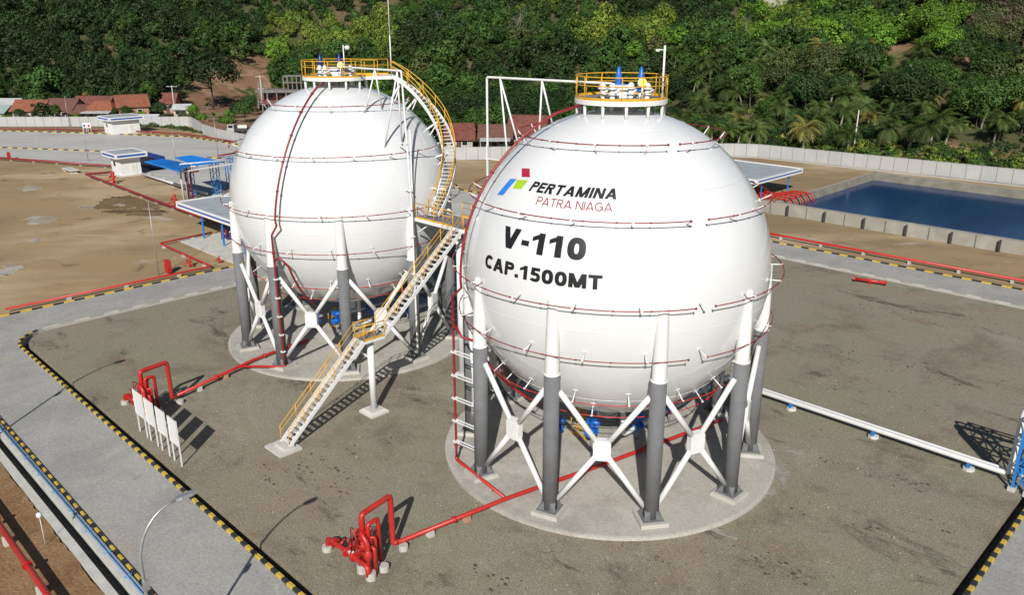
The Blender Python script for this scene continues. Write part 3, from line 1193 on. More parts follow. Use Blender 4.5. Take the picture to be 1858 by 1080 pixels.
    if first:
        vpos = [(uvp[0], uvp[1]) for uvp in (UV(-.15, .25), UV(1.0, -.55))]
    else:
        vpos = [UV(-1.05, -.35), UV(.45, -.3)]
    for a, b2 in vpos:
        mb = MB()
        relief_valve(mb, (c[0] + a, c[1] + b2, zf - .05), 0.9 if first else .92)
        t.part("relief_valve", mb, [M['blue'] if first else M['navy'], M['white']])
    wx = [UV(-1.1, -.5), UV(-.6, -.9), UV(.5, -.3), UV(1.35, -.7)]
    for a, b2 in wx:
        mb = MB()
        x, y = c[0] + a, c[1] + b2
        mb.cyl((x, y, ZC + 8.75), (x, y, zf + .55), .14, n=12)
        mb.flange((x, y, zf + .25), (0, 0, 1), .25, .08)
        mb.flange((x, y, zf + .55), (0, 0, 1), .27, .09)
        mb.cyl((x, y, zf + .4), (x + .3, y + .25, zf + .42), .10, n=10)
        mb.lathe([(.16, .6), (.2, .7), (.1, .85), (.001, .87)], (x, y, zf), 12)
        t.part("nozzle", mb, M['white'])
    a, b2 = UV(1.02, -.95) if first else UV(.6, -.75)
    gx_, gy_ = c[0] + a, c[1] + b2
    mb = MB()
    mb.cyl((gx_, gy_, zf), (gx_, gy_, zf + .75), .04, n=8, mi=1)
    d = Vector((*UV(0, -1), 0.25))
    mb.flange((gx_, gy_, zf + .88), d, .22, .1, 18, 0)
    mb.flange(Vector((gx_, gy_, zf + .88)) - d * .05, d, .25, .08, 18, 1)
    t.part("level_gauge", mb, [M['yellowbright'], M['white']])
    # overhead vapour pipe and its drop beside the shell
    zp = 22.66
    e = pol(c, pipe_az, pipe_r - lean, zp)
    em = pol(c, pipe_az, pipe_r, 13.0)
    s0 = pol(c, pipe_az, .6, zp)
    mb = MB()
    mb.pipe([(s0.x, s0.y, zf), s0, e, em, Vector((em.x, em.y, .9)), pol(c, pipe_az, pipe_r - .8, .9)], .075, 8, bend=.14)
    e2 = pol(c, pipe_az + 1.4, pipe_r - .15, 0)
    mb.tube([(e2.x, e2.y, 18.5), (e2.x, e2.y, 1.2)], .045, 6)
    vp = t.part("vapour_pipe", mb, M['white'])
    for ra, rf, sp in ((pipe_r - 1.1, 7.55, .8), (5.6, 5.2, .75)):
        ap_ = pol(c, pipe_az, ra, zp - .05)
        side = Vector((-math.sin(R(pipe_az)), math.cos(R(pipe_az)), 0))
        fr = MB()
        for sg in (-1, 1):
            fp = pol(c, pipe_az, rf, 0) + side * sg * sp
            rr = math.hypot(fp.x - c[0], fp.y - c[1])
            fp.z = ZC + math.sqrt(max(RS * RS - rr * rr, .1)) - .05
            fr.cyl(ap_, fp, .06, n=8)
        t.part("pipe_support", fr, M['white'], vp)
    for z in (17.5, 14.0, 10.5, 7.5):
        q = pol(c, pipe_az, pipe_r - lean * max(0, z - 13) / 9.66, z)
        rr = math.sqrt(max(RS * RS - (z - ZC) ** 2, 0)) if abs(z - ZC) < RS else 0
        q2 = pol(c, pipe_az, max(rr, 8.2) - .03, z)
        t.part("pipe_guide", MB().bar(q, q2, .07, .07).box(q, (.26, .26, .1)), M['white'], vp)
    # bottom nozzles
    bt = MB()
    bt.cyl((c[0], c[1], 2.2), (c[0], c[1], 3.6), .45, n=18)
    bt.flange((c[0], c[1], 2.2), (0, 0, 1), .6, .12)
    bt.pipe([(c[0] + 1.2, c[1], 3.6), (c[0] + 1.2, c[1], 1.1), (c[0] + 1.2, 50.2, 1.1)], .16, 10)
    bt.pipe([(c[0] - 1.2, c[1] + .5, 3.6), (c[0] - 1.2, c[1] + .5, 1.4), (c[0] - 1.2, 50.9, 1.4)], .10, 8)
    t.part("bottom_piping", bt, M['white'])
    for a, b2, z in ((1.2, 1.6, 1.1), (-1.2, 2.6, 1.4), (1.2, 5.2, 1.1), (0.0, -1.6, 1.5), (-2.4, -2.2, 1.0)):
        mb = MB()
        x, y = c[0] + a, c[1] + b2
        mb.flange((x, y - .3, z), (0, 1, 0), .30, .09)
        mb.flange((x, y + .3, z), (0, 1, 0), .30, .09)
        mb.cyl((x, y - .3, z), (x, y + .3, z), .2, n=12)
        mb.cyl((x, y, z), (x, y, z + .65), .12, n=10)
        mb.box((x, y, z + .75), (.42, .6, .34))
        mb.cyl((x - .35, y, z + .75), (x + .55, y, z + .75), .15, n=10)
        mb.cyl((x, y, .2), (x, y, z), .06, n=8, mi=1)
        t.part("blue_valve", mb, [M['blue'], M['galv']])
    st = MB()
    for a in (-2.2, -1.6, -1.0):
        st.bar((c[0] + a, c[1] - 1.0, .2), (c[0] + a, c[1] - 1.0, 1.5), .06, .06)
        st.bar((c[0] + a, c[1] - .2, .2), (c[0] + a, c[1] - .2, 1.9), .06, .06)
        st.bar((c[0] + a, c[1] - 1.0, 1.5), (c[0] + a, c[1] - .2, 1.9), .06, .06)
    for j in range(4):
        st.bar((c[0] - 2.2, c[1] - 1 + j * .25, .5 + j * .3), (c[0] - 1.0, c[1] - 1 + j * .25, .5 + j * .3), .06, .06)
    t.part("valve_step", st, M['yellow'])
    return t


foundation(C1, "round concrete pad under the nearer tank marked V-110")
foundation(C2, "round concrete pad under the farther tank behind the yellow stairs")
rb1 = uvpx(828, 836, .35)
rb2 = uvpx(516, 667, .35)
t1 = tank(C1, "white spherical gas tank lettered V-110 with a logo, right of the stairs", (-72.5 + 45, -65.8 + 45), (246.5, 247.5), rb1, 0, 185.5, 10.0, True)
t2 = tank(C2, "plain white spherical gas tank without lettering, left of the stairs", None, (-55.5, -64.0), rb2, 58, -1.8, 9.55, False, .6)
lettering(t1, C1, "V-110", -141.0, -106.9, 15.75, 22.75, M['black'], .27, gapw=.13)
lettering(t1, C1, "CAP.1500MT", -148.2, -100.9, 6.9, 11.5, M['black'], .255, gapw=.09)
lettering(t1, C1, "PERTAMINA", -136.4, -97.7, 36.0, 39.75, M['black'], .235, 0.22, .10)
lettering(t1, C1, "PATRA NIAGA", -130.0, -98.9, 31.75, 34.7, M['textred'], .125, 0.0, .10)
patch(t1, C1, [(-154.7, 31.66), (-150.15, 32.3), (-147.14, 39.05), (-151.7, 38.6)], M['logoblue'], "logo")
patch(t1, C1, [(-146.1, 35.5), (-140.84, 36.1), (-139.63, 39.6), (-146.3, 38.9)], M['logogreen'], "logo")
patch(t1, C1, [(-144.7, 40.35), (-139.5, 40.9), (-143.1, 44.0), (-148.7, 43.4)], M['logored'], "logo")

# camera masts and lightning rod on the tank tops: they stand on the platforms
q = UV(2.15, -.9)
mb = MB().cyl((C1[0] + q[0], C1[1] + q[1], 21.93), (C1[0] + q[0], C1[1] + q[1], 24.75), .06, n=8)
mb.box((C1[0] + q[0], C1[1] + q[1], 21.96), (.3, .3, .06))
mb.tube([(C1[0] + q[0], C1[1] + q[1], 24.5), (C1[0] + q[0] - .2, C1[1] + q[1] - .2, 24.55)], .03, 6)
mb.box((C1[0] + q[0] - .26, C1[1] + q[1] - .26, 24.5), (.16, .16, .12))
single("camera_mast", mb, M['white'], "slim white mast with a bracket on the V-110 tank platform", "mast", (C1[0] + q[0], C1[1] + q[1], 21.93))
q = UV(.85, -.4)
mb = MB().cyl((C2[0] + q[0], C2[1] + q[1], 21.93), (C2[0] + q[0], C2[1] + q[1], 24.3), .045, n=8)
mb.lathe([(.001, -.2), (.17, -.12), (.2, 0), (.17, .12), (.001, .2)], (C2[0] + q[0] + .25, C2[1] + q[1] + .2, 24.1), 12)
mb.tube([(C2[0] + q[0], C2[1] + q[1], 24.15), (C2[0] + q[0] + .22, C2[1] + q[1] + .18, 24.15)], .03, 6)
single("lamp_mast", mb, M['white'], "short mast with a round white lamp on the unlettered tank's platform", "mast", (C2[0] + q[0], C2[1] + q[1], 21.93))
q = UV(4.30, 1.25)
mb = MB().cyl((C2[0] + q[0], C2[1] + q[1], 21.95), (C2[0] + q[0], C2[1] + q[1], 25.0), .05, n=8)
mb.cyl((C2[0] + q[0], C2[1] + q[1], 25.0), (C2[0] + q[0], C2[1] + q[1], 29.5), .04, .02, n=8)
mb.box((C2[0] + q[0], C2[1] + q[1], 21.96), (.24, .24, .06))
single("lightning_rod", mb, M['white'], "tall thin lightning rod on the platform corner at the head of the stairs", "lightning rod", (C2[0] + q[0], C2[1] + q[1], 21.95))

# ---------------------------------------------------------------- access stair
SU = -43.05
ZL, ZPF = 5.75, 11.85
st = Thing("access_staircase", "white steel staircase with yellow railings climbing between and over the two tanks", "staircase", (SU, 22.4, 0))


def flight(v0, z0, v1, z1, nstep):
    hw = .5
    sm = MB()
    for s in (-1, 1):
        sm.bar((SU + s * hw, v0, z0), (SU + s * hw, v1, z1), .07, .26)
    st.part("stringer", sm, M['white'])
    tr = MB()
    for i in range(nstep):
        f = (i + .6) / nstep
        tr.box((SU, v0 + (v1 - v0) * f, z0 + (z1 - z0) * f + .06), (.93, .235, .035))
        tr.box((SU, v0 + (v1 - v0) * f - .11, z0 + (z1 - z0) * f + .05), (.93, .02, .06), 1)
    st.part("tread", tr, [M['dirtywhite'], M['white']])
    for s in (-1, 1):
        rl = MB()
        railing(rl, [(SU + s * hw, v0, z0 + .1), (SU + s * hw, v1, z1 + .1)], h=1.05, toe=False, step=1.7, r=.026)
        st.part("handrail", rl, M['yellow'])


V_L0, V_L1, V_T = 28.55, 30.25, 37.5
flight(22.45, .25, V_L0, ZL - .02, 22)
flight(V_L1, ZL + .02, V_T, ZPF - .05, 24)
ld = MB().box2((SU - .56, V_L0, ZL - .2), (SU + .56, V_L1, ZL - .02))
st.part("landing", ld, M['white'])
st.part("landing_deck", MB().box2((SU - .5, V_L0 + .04, ZL - .02), (SU + .5, V_L1 - .04, ZL)), M['grating'])
for s in (-1, 1):
    rl = MB()
    railing(rl, [(SU + s * .52, V_L0, ZL), (SU + s * .52, V_L1, ZL)], h=1.08, step=.85)
    st.part("handrail", rl, M['yellow'])
st.part("support_post", MB().cyl((SU - .1, 29.45, .3), (SU - .1, 29.45, ZL - .2), .235, n=20).box((SU - .1, 29.45, ZL - .26), (.7, .9, .1)).bar((SU - .1, 29.3, 4.2), (SU - .1, 28.3, 5.15), .1, .14), M['white'])
fb = MB()
for zz, hw in ((0, .75),):
    vs = [(SU - .1 + a * (hw if z < .2 else hw * .72), 29.45 + b2 * (hw if z < .2 else hw * .72), z) for z in (-.2, .14, .32) for a, b2 in ((-1, -1), (1, -1), (1, 1), (-1, 1))]
    fb.add(vs, [(8, 9, 10, 11)] + [(i + k, (i + 1) % 4 + k, (i + 1) % 4 + k + 4, i + k + 4) for k in (0, 4) for i in range(4)])
st.part("post_footing", fb, M['palecon'])
st.part("stair_footing", MB().box2((SU - 1.0, 21.5, -.2), (SU + .95, 23.1, .13)).box2((SU - .65, 22.0, .12), (SU + .6, 22.75, .3)), M['palecon'])
# middle platform between the tanks
PU0, PU1, PV0, PV1 = -48.1, -38.2, 37.5, 40.3
pf = MB().box2((PU0, PV0, ZPF - .25), (PU1, PV0 + .1, ZPF + .01)).box2((PU0, PV1 - .1, ZPF - .25), (PU1, PV1, ZPF + .01))
for u in (PU0 + .06, -45.5, -43.3, -41, PU1 - .06):
    pf.box2((u - .05, PV0 + .1, ZPF - .22), (u + .05, PV1 - .1, ZPF - .03))
st.part("middle_platform", pf, M['white'])
st.part("platform_deck", MB().box2((PU0 + .02, PV0 + .1, ZPF - .03), (PU1 - .02, PV1 - .1, ZPF)), M['grating'])
for line in ([(SU - .6, PV0 + .05, ZPF), (PU0 + .2, PV0 + .05, ZPF)], [(SU + .6, PV0 + .05, ZPF), (PU1, PV0 + .05, ZPF)], [(PU0 + 2.5, PV1 - .05, ZPF), (PU1, PV1 - .05, ZPF)], [(PU0 + .9, PV0 + 1.3, ZPF), (PU0 + .2, PV0 + 1.3, ZPF)]):
    rl = MB()
    railing(rl, line, h=1.15, step=1.0)
    st.part("platform_railing", rl, M['yellow'])
for u, v in ((-43.4, 37.95), (-43.4, 39.9), (-39.2, 39.0)):
    st.part("support_column", MB().cyl((u, v, .2), (u, v, ZPF - .25), .27, n=20).box((u, v, .22), (.9, .9, .06)), M['white'])
for q0, q1 in (((-48.2, 38.0, 10.6), (-46.6, 38.0, ZPF - .25)), ((-43.4, 37.95, 10.3), (-45, 37.95, ZPF - .25)), ((-43.4, 37.95, 10.3), (-41.8, 37.95, ZPF - .25))):
    st.part("platform_brace", MB().bar(q0, q1, .1, .1), M['white'])
# upper stair winding over the left tank (world azimuth, height, horizontal radius)
path = [(-38.0, 11.95, 10.2), (-32.5, 12.9, 10.2), (-28, 13.9, 10.1), (-23.5, 14.75, 9.95), (-19.5, 15.5, 9.75), (-15.5, 16.3, 9.45), (-11, 17.1, 9.0), (-6.5, 17.85, 8.6), (-2.5, 18.5, 8.15), (1.0, 19.15, 7.65), (4.5, 19.8, 7.1), (7.5, 20.4, 6.5), (10, 21.0, 5.85), (12, 21.5, 5.15), (13, 21.85, 4.45)]


def spath(off, dz=0.0, sub=4):
    out = []
    k = len(path)
    for i in range((k - 1) * sub + 1):
        f = i / sub
        a = min(int(f), k - 2)
        g = f - a
        az, z, r = (path[a][j] + (path[a + 1][j] - path[a][j]) * g for j in range(3))
        out.append((az, z, r))
    # smooth
    sm = []
    for i in range(len(out)):
        lo, hi = max(0, i - 3), min(len(out), i + 4)
        if i in (0, len(out) - 1):
            sm.append(out[i])
        else:
            wn = min(i, len(out) - 1 - i, 3)
            seg = out[i - wn:i + wn + 1]
            sm.append(tuple(sum(q[j] for q in seg) / len(seg) for j in range(3)))
    res = [pol(C2, a + 45, r, z) for a, z, r in sm]
    pts = []
    for i, q in enumerate(res):
        a, b2 = res[max(i - 1, 0)], res[min(i + 1, len(res) - 1)]
        t_ = Vector((b2.x - a.x, b2.y - a.y, 0)).normalized()
        # outward side (to the right when climbing is outside here)
        s_ = Vector((t_.y, -t_.x, 0))
        if s_.dot(Vector((q.x - C2[0], q.y - C2[1], 0))) < 0:
            s_ = -s_
        pts.append(q + s_ * off + Vector((0, 0, dz)))
    return pts


for off in (-.48, .48):
    sm_ = MB()
    ps = spath(off)
    for a, b2 in zip(ps[:-1], ps[1:]):
        sm_.bar(a, b2 + (b2 - a) * .05, .07, .26)
    st.part("stringer", sm_, M['white'])
    rl = MB()
    railing(rl, spath(off, .08), h=1.1, toe=False, step=1.5, r=.03)
    st.part("handrail", rl, M['yellow'])
tr = MB()
mid = spath(0, .05, 4)
L = [0]
for a, b2 in zip(mid[:-1], mid[1:]):
    L.append(L[-1] + (b2 - a).length)
zlast = -9
for i in range(len(mid) * 12):
    d = L[-1] * i / (len(mid) * 12)
    j = max(k for k in range(len(L)) if L[k] <= d)
    j = min(j, len(mid) - 2)
    q = mid[j].lerp(mid[j + 1], (d - L[j]) / (L[j + 1] - L[j]))
    if q.z - zlast >= .235:
        zlast = q.z
        t_ = mid[j + 1] - mid[j]
        rz = math.atan2(t_.y, t_.x)
        tr.box(q, (.235, .9, .035), rz=rz)
st.part("tread", tr, M['dirtywhite'])
for i in (8, 20, 32, 44, 52):
    q = spath(0)[i]
    d = Vector((C2[0], C2[1], ZC)) - q
    e = q + d.normalized() * (d.length - RS + .03)
    st.part("stair_bracket", MB().bar(q - Vector((0, 0, .1)), e, .1, .14).bar(q + Vector((0, 0, -.12)), e - Vector((0, 0, .9)), .08, .08), M['white'])

# ---------------------------------------------------------------- fire water deluge manifolds
def manifold(label, du, dv, run):
    ou, ov = -29.0 + du, 18.6 + dv
    t = Thing("deluge_manifold", label, "pipe manifold", (ou, ov, 0), group="red deluge manifolds in the gravel yard")
    r = .155
    a = lambda x, y, z: (ou + x, ov + y, z)
    t.part("inlet_pipe", MB().pipe([a(-2.95, -.15, -.1), a(-2.95, -.15, .75), a(-.1, -.1, .75), a(.55, -.1, .75), a(.55, -.1, .2)], .13, 10).flange(a(-2.3, -.12, .75), (1, 0, 0), .26, .1).flange(a(-1.2, -.11, .75), (1, 0, 0), .26, .1).flange(a(-.6, -.1, .75), (1, 0, 0), .26, .1), M['red'])
    big = MB().pipe([a(-.18, .2, .75), a(-.18, .2, 3.25), a(-.55, 2.2, 3.25), a(-.58, 2.25, .42), a(run[0][0] - ou, run[0][1] - ov, .42)], r, 10, bend=.2)
    for z in (1.1, 1.75, 2.3):
        big.flange(a(-.18, .2, z), (0, 0, 1), .24, .1)
    t.part("outlet_arch", big, M['red'])
    inner = MB().pipe([a(.08, .35, .75), a(.08, .35, 2.75), a(.02, 1.0, 2.75), a(.02, 1.0, .3)], .115, 10, bend=.17)
    inner.pipe([a(-.42, .28, .75), a(-.42, .28, 2.15), a(-.18, .2, 2.3)], .085, 8)
    inner.pipe([a(-.3, .62, .4), a(-.3, .62, 2.45), a(.02, .7, 2.7)], .085, 8)
    inner.pipe([a(.3, .6, .4), a(.3, .6, 2.0), a(.08, .35, 2.0)], .08, 8)
    for z in (1.2, 1.9):
        inner.flange(a(.08, .35, z), (0, 0, 1), .18, .08)
    t.part("bypass_loop", inner, M['red'])
    front = MB().pipe([a(-.18, .1, 2.35), a(.1, .0, 2.3), a(.42, .05, 2.0), a(.42, .05, .4)], .125, 10, bend=.25)
    front.pipe([a(.55, .35, .2), a(.55, .35, 1.6), a(.2, .3, 1.6)], .1, 8)
    t.part("front_loop", front, M['red'])
    for x, y, z in ((-.18, .2, 1.42), (-.18, .2, 2.05), (.08, .35, 1.75), (.42, .05, 1.3), (-.42, .28, 1.35), (-.3, .62, 1.5)):
        vb = MB().lathe([(.12, -.28), (.2, -.14), (.215, 0), (.2, .14), (.12, .28)], a(x, y, z), 12)
        vb.cyl(a(x, y, z), a(x - .42, y - .1, z), .09, n=8)
        t.part("valve_body", vb, M['red'])
        hw = MB()
        cx = Vector(a(x - .45, y - .1, z))
        hw.tube([cx + Vector((0, .2 * math.cos(R(k)), .2 * math.sin(R(k)))) for k in range(0, 360, 30)], .025, 6, closed=True)
        for k in range(0, 180, 60):
            d = Vector((0, .2 * math.cos(R(k)), .2 * math.sin(R(k))))
            hw.tube([cx - d, cx + d], .018, 5)
        t.part("handwheel", hw, M['red'])
    rr = random.Random(3)
    for k in range(14):
        z0 = rr.uniform(.6, 2.1)
        x, y = rr.uniform(-.8, .2), rr.uniform(-.5, .6)
        tr_ = MB().pipe([a(x, y, z0), a(x, y, z0 + rr.uniform(.2, .7)), a(x + rr.uniform(-.4, .4), y + rr.uniform(-.3, .3), z0 + rr.uniform(.3, .8))], .03, 6)
        tr_.box(a(x, y, z0), (.13, .13, .16))
        t.part("trim_pipe", tr_, M['darkred'] if k % 3 else M['red'])
    for x, y, z in ((-.62, -.35, 1.25), (-.72, -.1, 1.0)):
        t.part("gauge", MB().flange(a(x, y, z), (-.4, -1, .3), .11, .07, 14).cyl(a(x, y, z - .25), a(x, y, z), .02, n=6), M['white'])
    t.part("black_piece", MB().box(a(-1.6, .1, 1.0), (.3, .12, .08)).cyl(a(-1.6, -.05, .8), a(-1.6, .1, 1.0), .04, n=6).box(a(-.5, .15, 1.9), (.1, .25, .1)), M['rubber'])  # small black boxes and a stub by the inlet pipe
    side = MB().pipe([a(-1.35, -.1, .75), a(-1.35, .45, .95), a(-.3, .5, 1.0)], .1, 8).flange(a(-1.35, .3, .9), (0, 1, .3), .2, .08).pipe([a(-1.9, -.1, .75), a(-1.9, .25, 1.0)], .07, 8)
    t.part("drain_branch", side, M['red'])
    for x, y, hh, rd_ in ((-.21, .05, .45, .25), (.54, .05, .4, .26), (.43, .9, .3, .27), (-.2, 2.62, .3, .25), (-2.95, -.2, .28, .27)):
        pb = MB().lathe([(rd_ * 1.05, 0), (rd_, hh * .95), (rd_ * .92, hh), (.001, hh)], a(x, y, 0), 10, 0, False)
        t.part("concrete_block", pb, M['concrete'])
    for x, y in ((-.21, .0), (.54, .0)):
        t.part("support_leg", MB().cyl(a(x, y, .35), a(x, y, .7), .08, n=8), M['red'])
    line = [(run[0][0], run[0][1], .42)] + [(u, v, .42) for u, v in run[1:]]
    mb = MB().tube(line, .125, 10)
    for k in range(1, len(line)):
        d = Vector(line[k]) - Vector(line[k - 1])
        mb.flange(Vector(line[k - 1]) + d * .5, d, .2, .09)
    t.part("distribution_pipe", mb, M['red'])
    for fr in (.28, .62):
        q = Vector(line[0]).lerp(Vector(line[1]), fr)
        t.part("pipe_rest", MB().box((q.x, q.y, .15), (.34, .34, .34)), M['palecon'] if fr < .5 else M['brick'])
    return t


m1 = manifold("red deluge pipe manifold in the foreground, feeding the V-110 tank", 0, 0, [(-29.42, 21.05), (-28.36, 27.81), (-26.89, 34.5), (-25.46, 41.9), (-24.9, 45.0)])
m2 = manifold("red deluge pipe manifold behind the four white signboards", -24.96, -.78, [(-54.7, 20.4), (-56.8, 27.5), (-57.2, 29.8), (-57.5, 33.0)])
# branches from the runs to the tank risers
mb = MB().pipe([(rb1[0], rb1[1], .62), (rb1[0], rb1[1], .42), (-28.36, 27.85, .42)], .1, 10, bend=.2)
for fr in (.35, .75):
    q = Vector((rb1[0], rb1[1], .2)).lerp(Vector((-28.36, 27.85, .2)), fr)
    mb.cyl(q, q + Vector((0, 0, .2)), .04, n=6)
single("riser_feed_pipe", mb, M['red'], "thin red pipe along the pad edge from riser to manifold run, V-110 tank", "pipe", (rb1[0], rb1[1], .2))
mb = MB().pipe([(rb2[0], rb2[1], .62), (rb2[0], rb2[1], .42), (-56.35, 26.3, .42)], .1, 10, bend=.2)
single("riser_feed_pipe", mb, M['red'], "short red pipe joining riser and manifold run on the unlettered tank's pad", "pipe", (rb2[0], rb2[1], .2))

# spilt concrete round the near pad, loose stones and dark clods on the gravel
def blob(cx, cy, rx, ry, rot, seed, k=26):
    r3 = random.Random(seed)
    out = []
    for j in range(k):
        a = 2 * math.pi * j / k
        q = 1 + r3.uniform(-.28, .28)
        x, y = rx * q * math.cos(a), ry * q * math.sin(a)
        out.append((cx + x * math.cos(rot) - y * math.sin(rot), cy + x * math.sin(rot) + y * math.cos(rot)))
    return out


for i, (px_, py_, rx, ry, ro) in enumerate(((1409, 848, .55, 1.7, .75), (1393, 893, .35, .5, 0), (1436, 818, .7, .3, .2), (1310, 968, .9, .16, .12))):
    u, v = uvpx(px_, py_)
    structure("concrete_spill", MB().prism(blob(u, v, rx, ry, ro, i, 40), -.05, .012 + .004 * i), M['spill'])
for i, (nm, pts) in enumerate((("mud_patch", [(170, 378), (178, 364), (200, 357), (232, 355), (262, 362), (290, 372), (283, 380), (240, 376), (205, 380)]),
                               ("mud_patch", [(180, 384), (215, 379), (262, 378), (305, 383), (290, 392), (235, 390)]),
                               ("puddle", [(43, 399), (56, 392), (88, 391), (106, 393), (96, 402), (66, 407)]),
                               ("puddle", [(137, 378), (152, 372), (170, 374), (166, 379), (150, 380)]),
                               ("puddle", [(52, 435), (66, 432), (77, 434), (70, 438), (56, 439)]),
                               ("puddle", [(0, 488), (18, 478), (38, 482), (30, 494), (8, 500), (-10, 498)]),
                               ("puddle", [(30, 342), (50, 335), (78, 338), (66, 344), (45, 346)]),
                               ("puddle", [(205, 372), (218, 369), (230, 372), (220, 374)]))):
    r4 = random.Random(i)
    q4 = [UV(*ground_pt(a, b2)) for a, b2 in pts]
    fine = []
    for k in range(len(q4)):
        p0, p1 = Vector(q4[k]), Vector(q4[(k + 1) % len(q4)])
        for f in (0, .12, .25, .37, .5, .62, .75, .87):
            e_ = p0.lerp(p1, f)
            L_ = (p1 - p0).length
            fine.append((e_.x + r4.uniform(-.16, .16) * L_, e_.y + r4.uniform(-.16, .16) * L_))
    structure(nm, MB().prism(fine, -.05, .008 + .004 * i), M['puddle'] if nm == "puddle" else M['mud'])
r3 = random.Random(9)
lst = MB()
for i in range(3600):
    u, v = r3.uniform(-60, -8.5), r3.uniform(16.4, 60)
    x, y, _ = P(u, v)
    if y < 28 or abs(x) > .66 * y + 4 or math.hypot(u - C1[0], v - C1[1]) < 10.6 or math.hypot(u - C2[0], v - C2[1]) < 10.6:
        continue
    s_ = r3.uniform(.02, .06) if r3.random() < .94 else r3.uniform(.06, .12)
    a = r3.uniform(0, 6.28)
    vs = [(u + s_ * math.cos(a + k * 2.1) * r3.uniform(.7, 1.2), v + s_ * math.sin(a + k * 2.1) * r3.uniform(.7, 1.2), -.01) for k in range(3)] + [(u, v, s_ * r3.uniform(.6, 1.1))]
    lst.add(vs, [(0, 1, 3), (1, 2, 3), (2, 0, 3)])
o = single("loose_stones", lst, M['spill'], "pale loose stones strewn over the gravel yard", "stones", (-30, 30, 0))
o["kind"] = "stuff"
cl = MB()
for (px_, py_, rad, cnt) in ((472, 848, .3, 5), (487, 868, .3, 5), (557, 850, .5, 9), (577, 828, .4, 5), (600, 851, .3, 4), (632, 861, .3, 5), (610, 884, .35, 6), (646, 874, .5, 6), (645, 818, .5, 5), (550, 855, .4, 6), (511, 897, .4, 6), (500, 815, .4, 4), (1390, 1022, .7, 16), (1405, 1030, .6, 12), (1600, 868, .9, 10), (1650, 872, .7, 8), (1510, 836, .7, 9), (1200, 1020, .6, 7), (880, 1040, .6, 7), (910, 1058, .6, 6), (1700, 950, .6, 6), (1450, 930, .6, 5), (390, 828, .7, 6), (1580, 960, .5, 6), (700, 800, .5, 4), (1620, 560, 2.2, 26), (1700, 575, 2.4, 26), (1560, 650, 2.0, 24), (1640, 670, 2.4, 28), (1720, 680, 2.2, 22), (1500, 690, 1.8, 16)):
    u0_, v0_ = uvpx(px_, py_)
    for k in range(cnt * 2):
        u, v = u0_ + r3.gauss(0, rad * 1.4), v0_ + r3.gauss(0, rad * .5)
        s_ = r3.uniform(.05, .13) * r3.choice((.5, .8, 1.3))
        nseg = 7
        ring_ = [(u + s_ * math.cos(6.283 * j / nseg) * r3.uniform(.5, 1.4), v + s_ * math.sin(6.283 * j / nseg) * r3.uniform(.4, 1.1), -.01) for j in range(nseg)]
        cl.add(ring_ + [(u, v, s_ * .35)], [(j, (j + 1) % nseg, nseg) for j in range(nseg)])
o = single("dark_clods", cl, M['clod'], "dark clods and dry weed tufts scattered over the gravel", "clods", (-30, 30, 0))
o["kind"] = "stuff"

# ---------------------------------------------------------------- signboards
sgn = []
SB = [(255, 780, 268, 794), (274, 797, 288, 810), (293, 815, 306, 829), (313, 834, 329, 847)]
lab = ["white blank signboard on two posts, farthest from the camera of the row of four",
       "white blank signboard on two posts, second of the four counting from the far end",
       "white blank signboard on two posts, third of the four counting from the far end",
       "white blank signboard on two posts, nearest to the camera of the row of four"]
for i, (ax_, ay_, bx_, by_) in enumerate(SB):
    ua, va = uvpx(ax_, ay_)
    ub, vb = uvpx(bx_, by_)
    ua += .18
    v = 16.72
    t = Thing("signboard", lab[i], "sign", ((ua + ub) / 2, v, 0), group="white signboards in a row at the yard edge")
    zt = 3.12
    for u in (ua, ub):
        t.part("leg", MB().box2((u - .035, v - .035, -.1), (u + .035, v + .035, zt - .02)), M['white'])
    t.part("board", MB().box2((ua - .03, v - .065, 1.42), (ub + .03, v - .04, zt)), M['white'])
    fr = MB()
    for lo, hi in (((ua - .035, v - .085, 1.4), (ua + .03, v - .03, zt + .02)), ((ub - .03, v - .085, 1.4), (ub + .035, v - .03, zt + .02)), ((ua + .03, v - .083, zt - .06), (ub - .03, v - .03, zt + .018)), ((ua + .03, v - .083, 1.41), (ub - .03, v - .03, 1.48))):
        fr.box2(lo, hi)
    t.part("frame", fr, M['white'])


# ---------------------------------------------------------------- street lamps with curved arms
def lamp(u, v, label):
    t = Thing("street_lamp", label, "street lamp", (u, v, 0), group="curved arm lamps beside the left road")
    pts = [(u, v, 0), (u, v, 3.5), (u, v, 6.4)]
    for k in range(1, 9):
        a = R(90 * k / 8)
        pts.append((u + .02, v + 1.65 * (1 - math.cos(a)), 6.4 + 2.1 * math.sin(a) * (1 - .0)))
    mb = MB().tube(pts, .075, 10, r_end=.045)
    mb.box((u, v, .05), (.4, .4, .1))
    t.part("pole", mb, M['galv'])
    hd = MB()
    e = Vector(pts[-1])
    hd.add([e + Vector((x * (.1 if y < .1 or y > .6 else .17), y, z + .03)) for y in (-.05, .15, .55, .8) for x, z in ((-1, -.05), (1, -.05), (.7, .07), (-.7, .07))],
           [(i * 4 + j, i * 4 + (j + 1) % 4, i * 4 + 4 + (j + 1) % 4, i * 4 + 4 + j) for i in range(3) for j in range(4)] + [(3, 2, 1, 0), (12, 13, 14, 15)])
    h_ = t.part("lamp_head", hd, M['galv'])
    t.part("lens", MB().box(e + Vector((0, .4, -.035)), (.2, .4, .03)), M['lens'], h_)
    t.part("control_box", MB().box((u + .12, v + .02, 5.5), (.16, .24, .4)), M['galv'])
    return t


lamp(-28.3, 8.35, "grey street lamp with a curved arm over the road in the near left corner")
lamp(-56.85, 8.35, "second curved arm street lamp farther up the left road, beyond the picture edge")

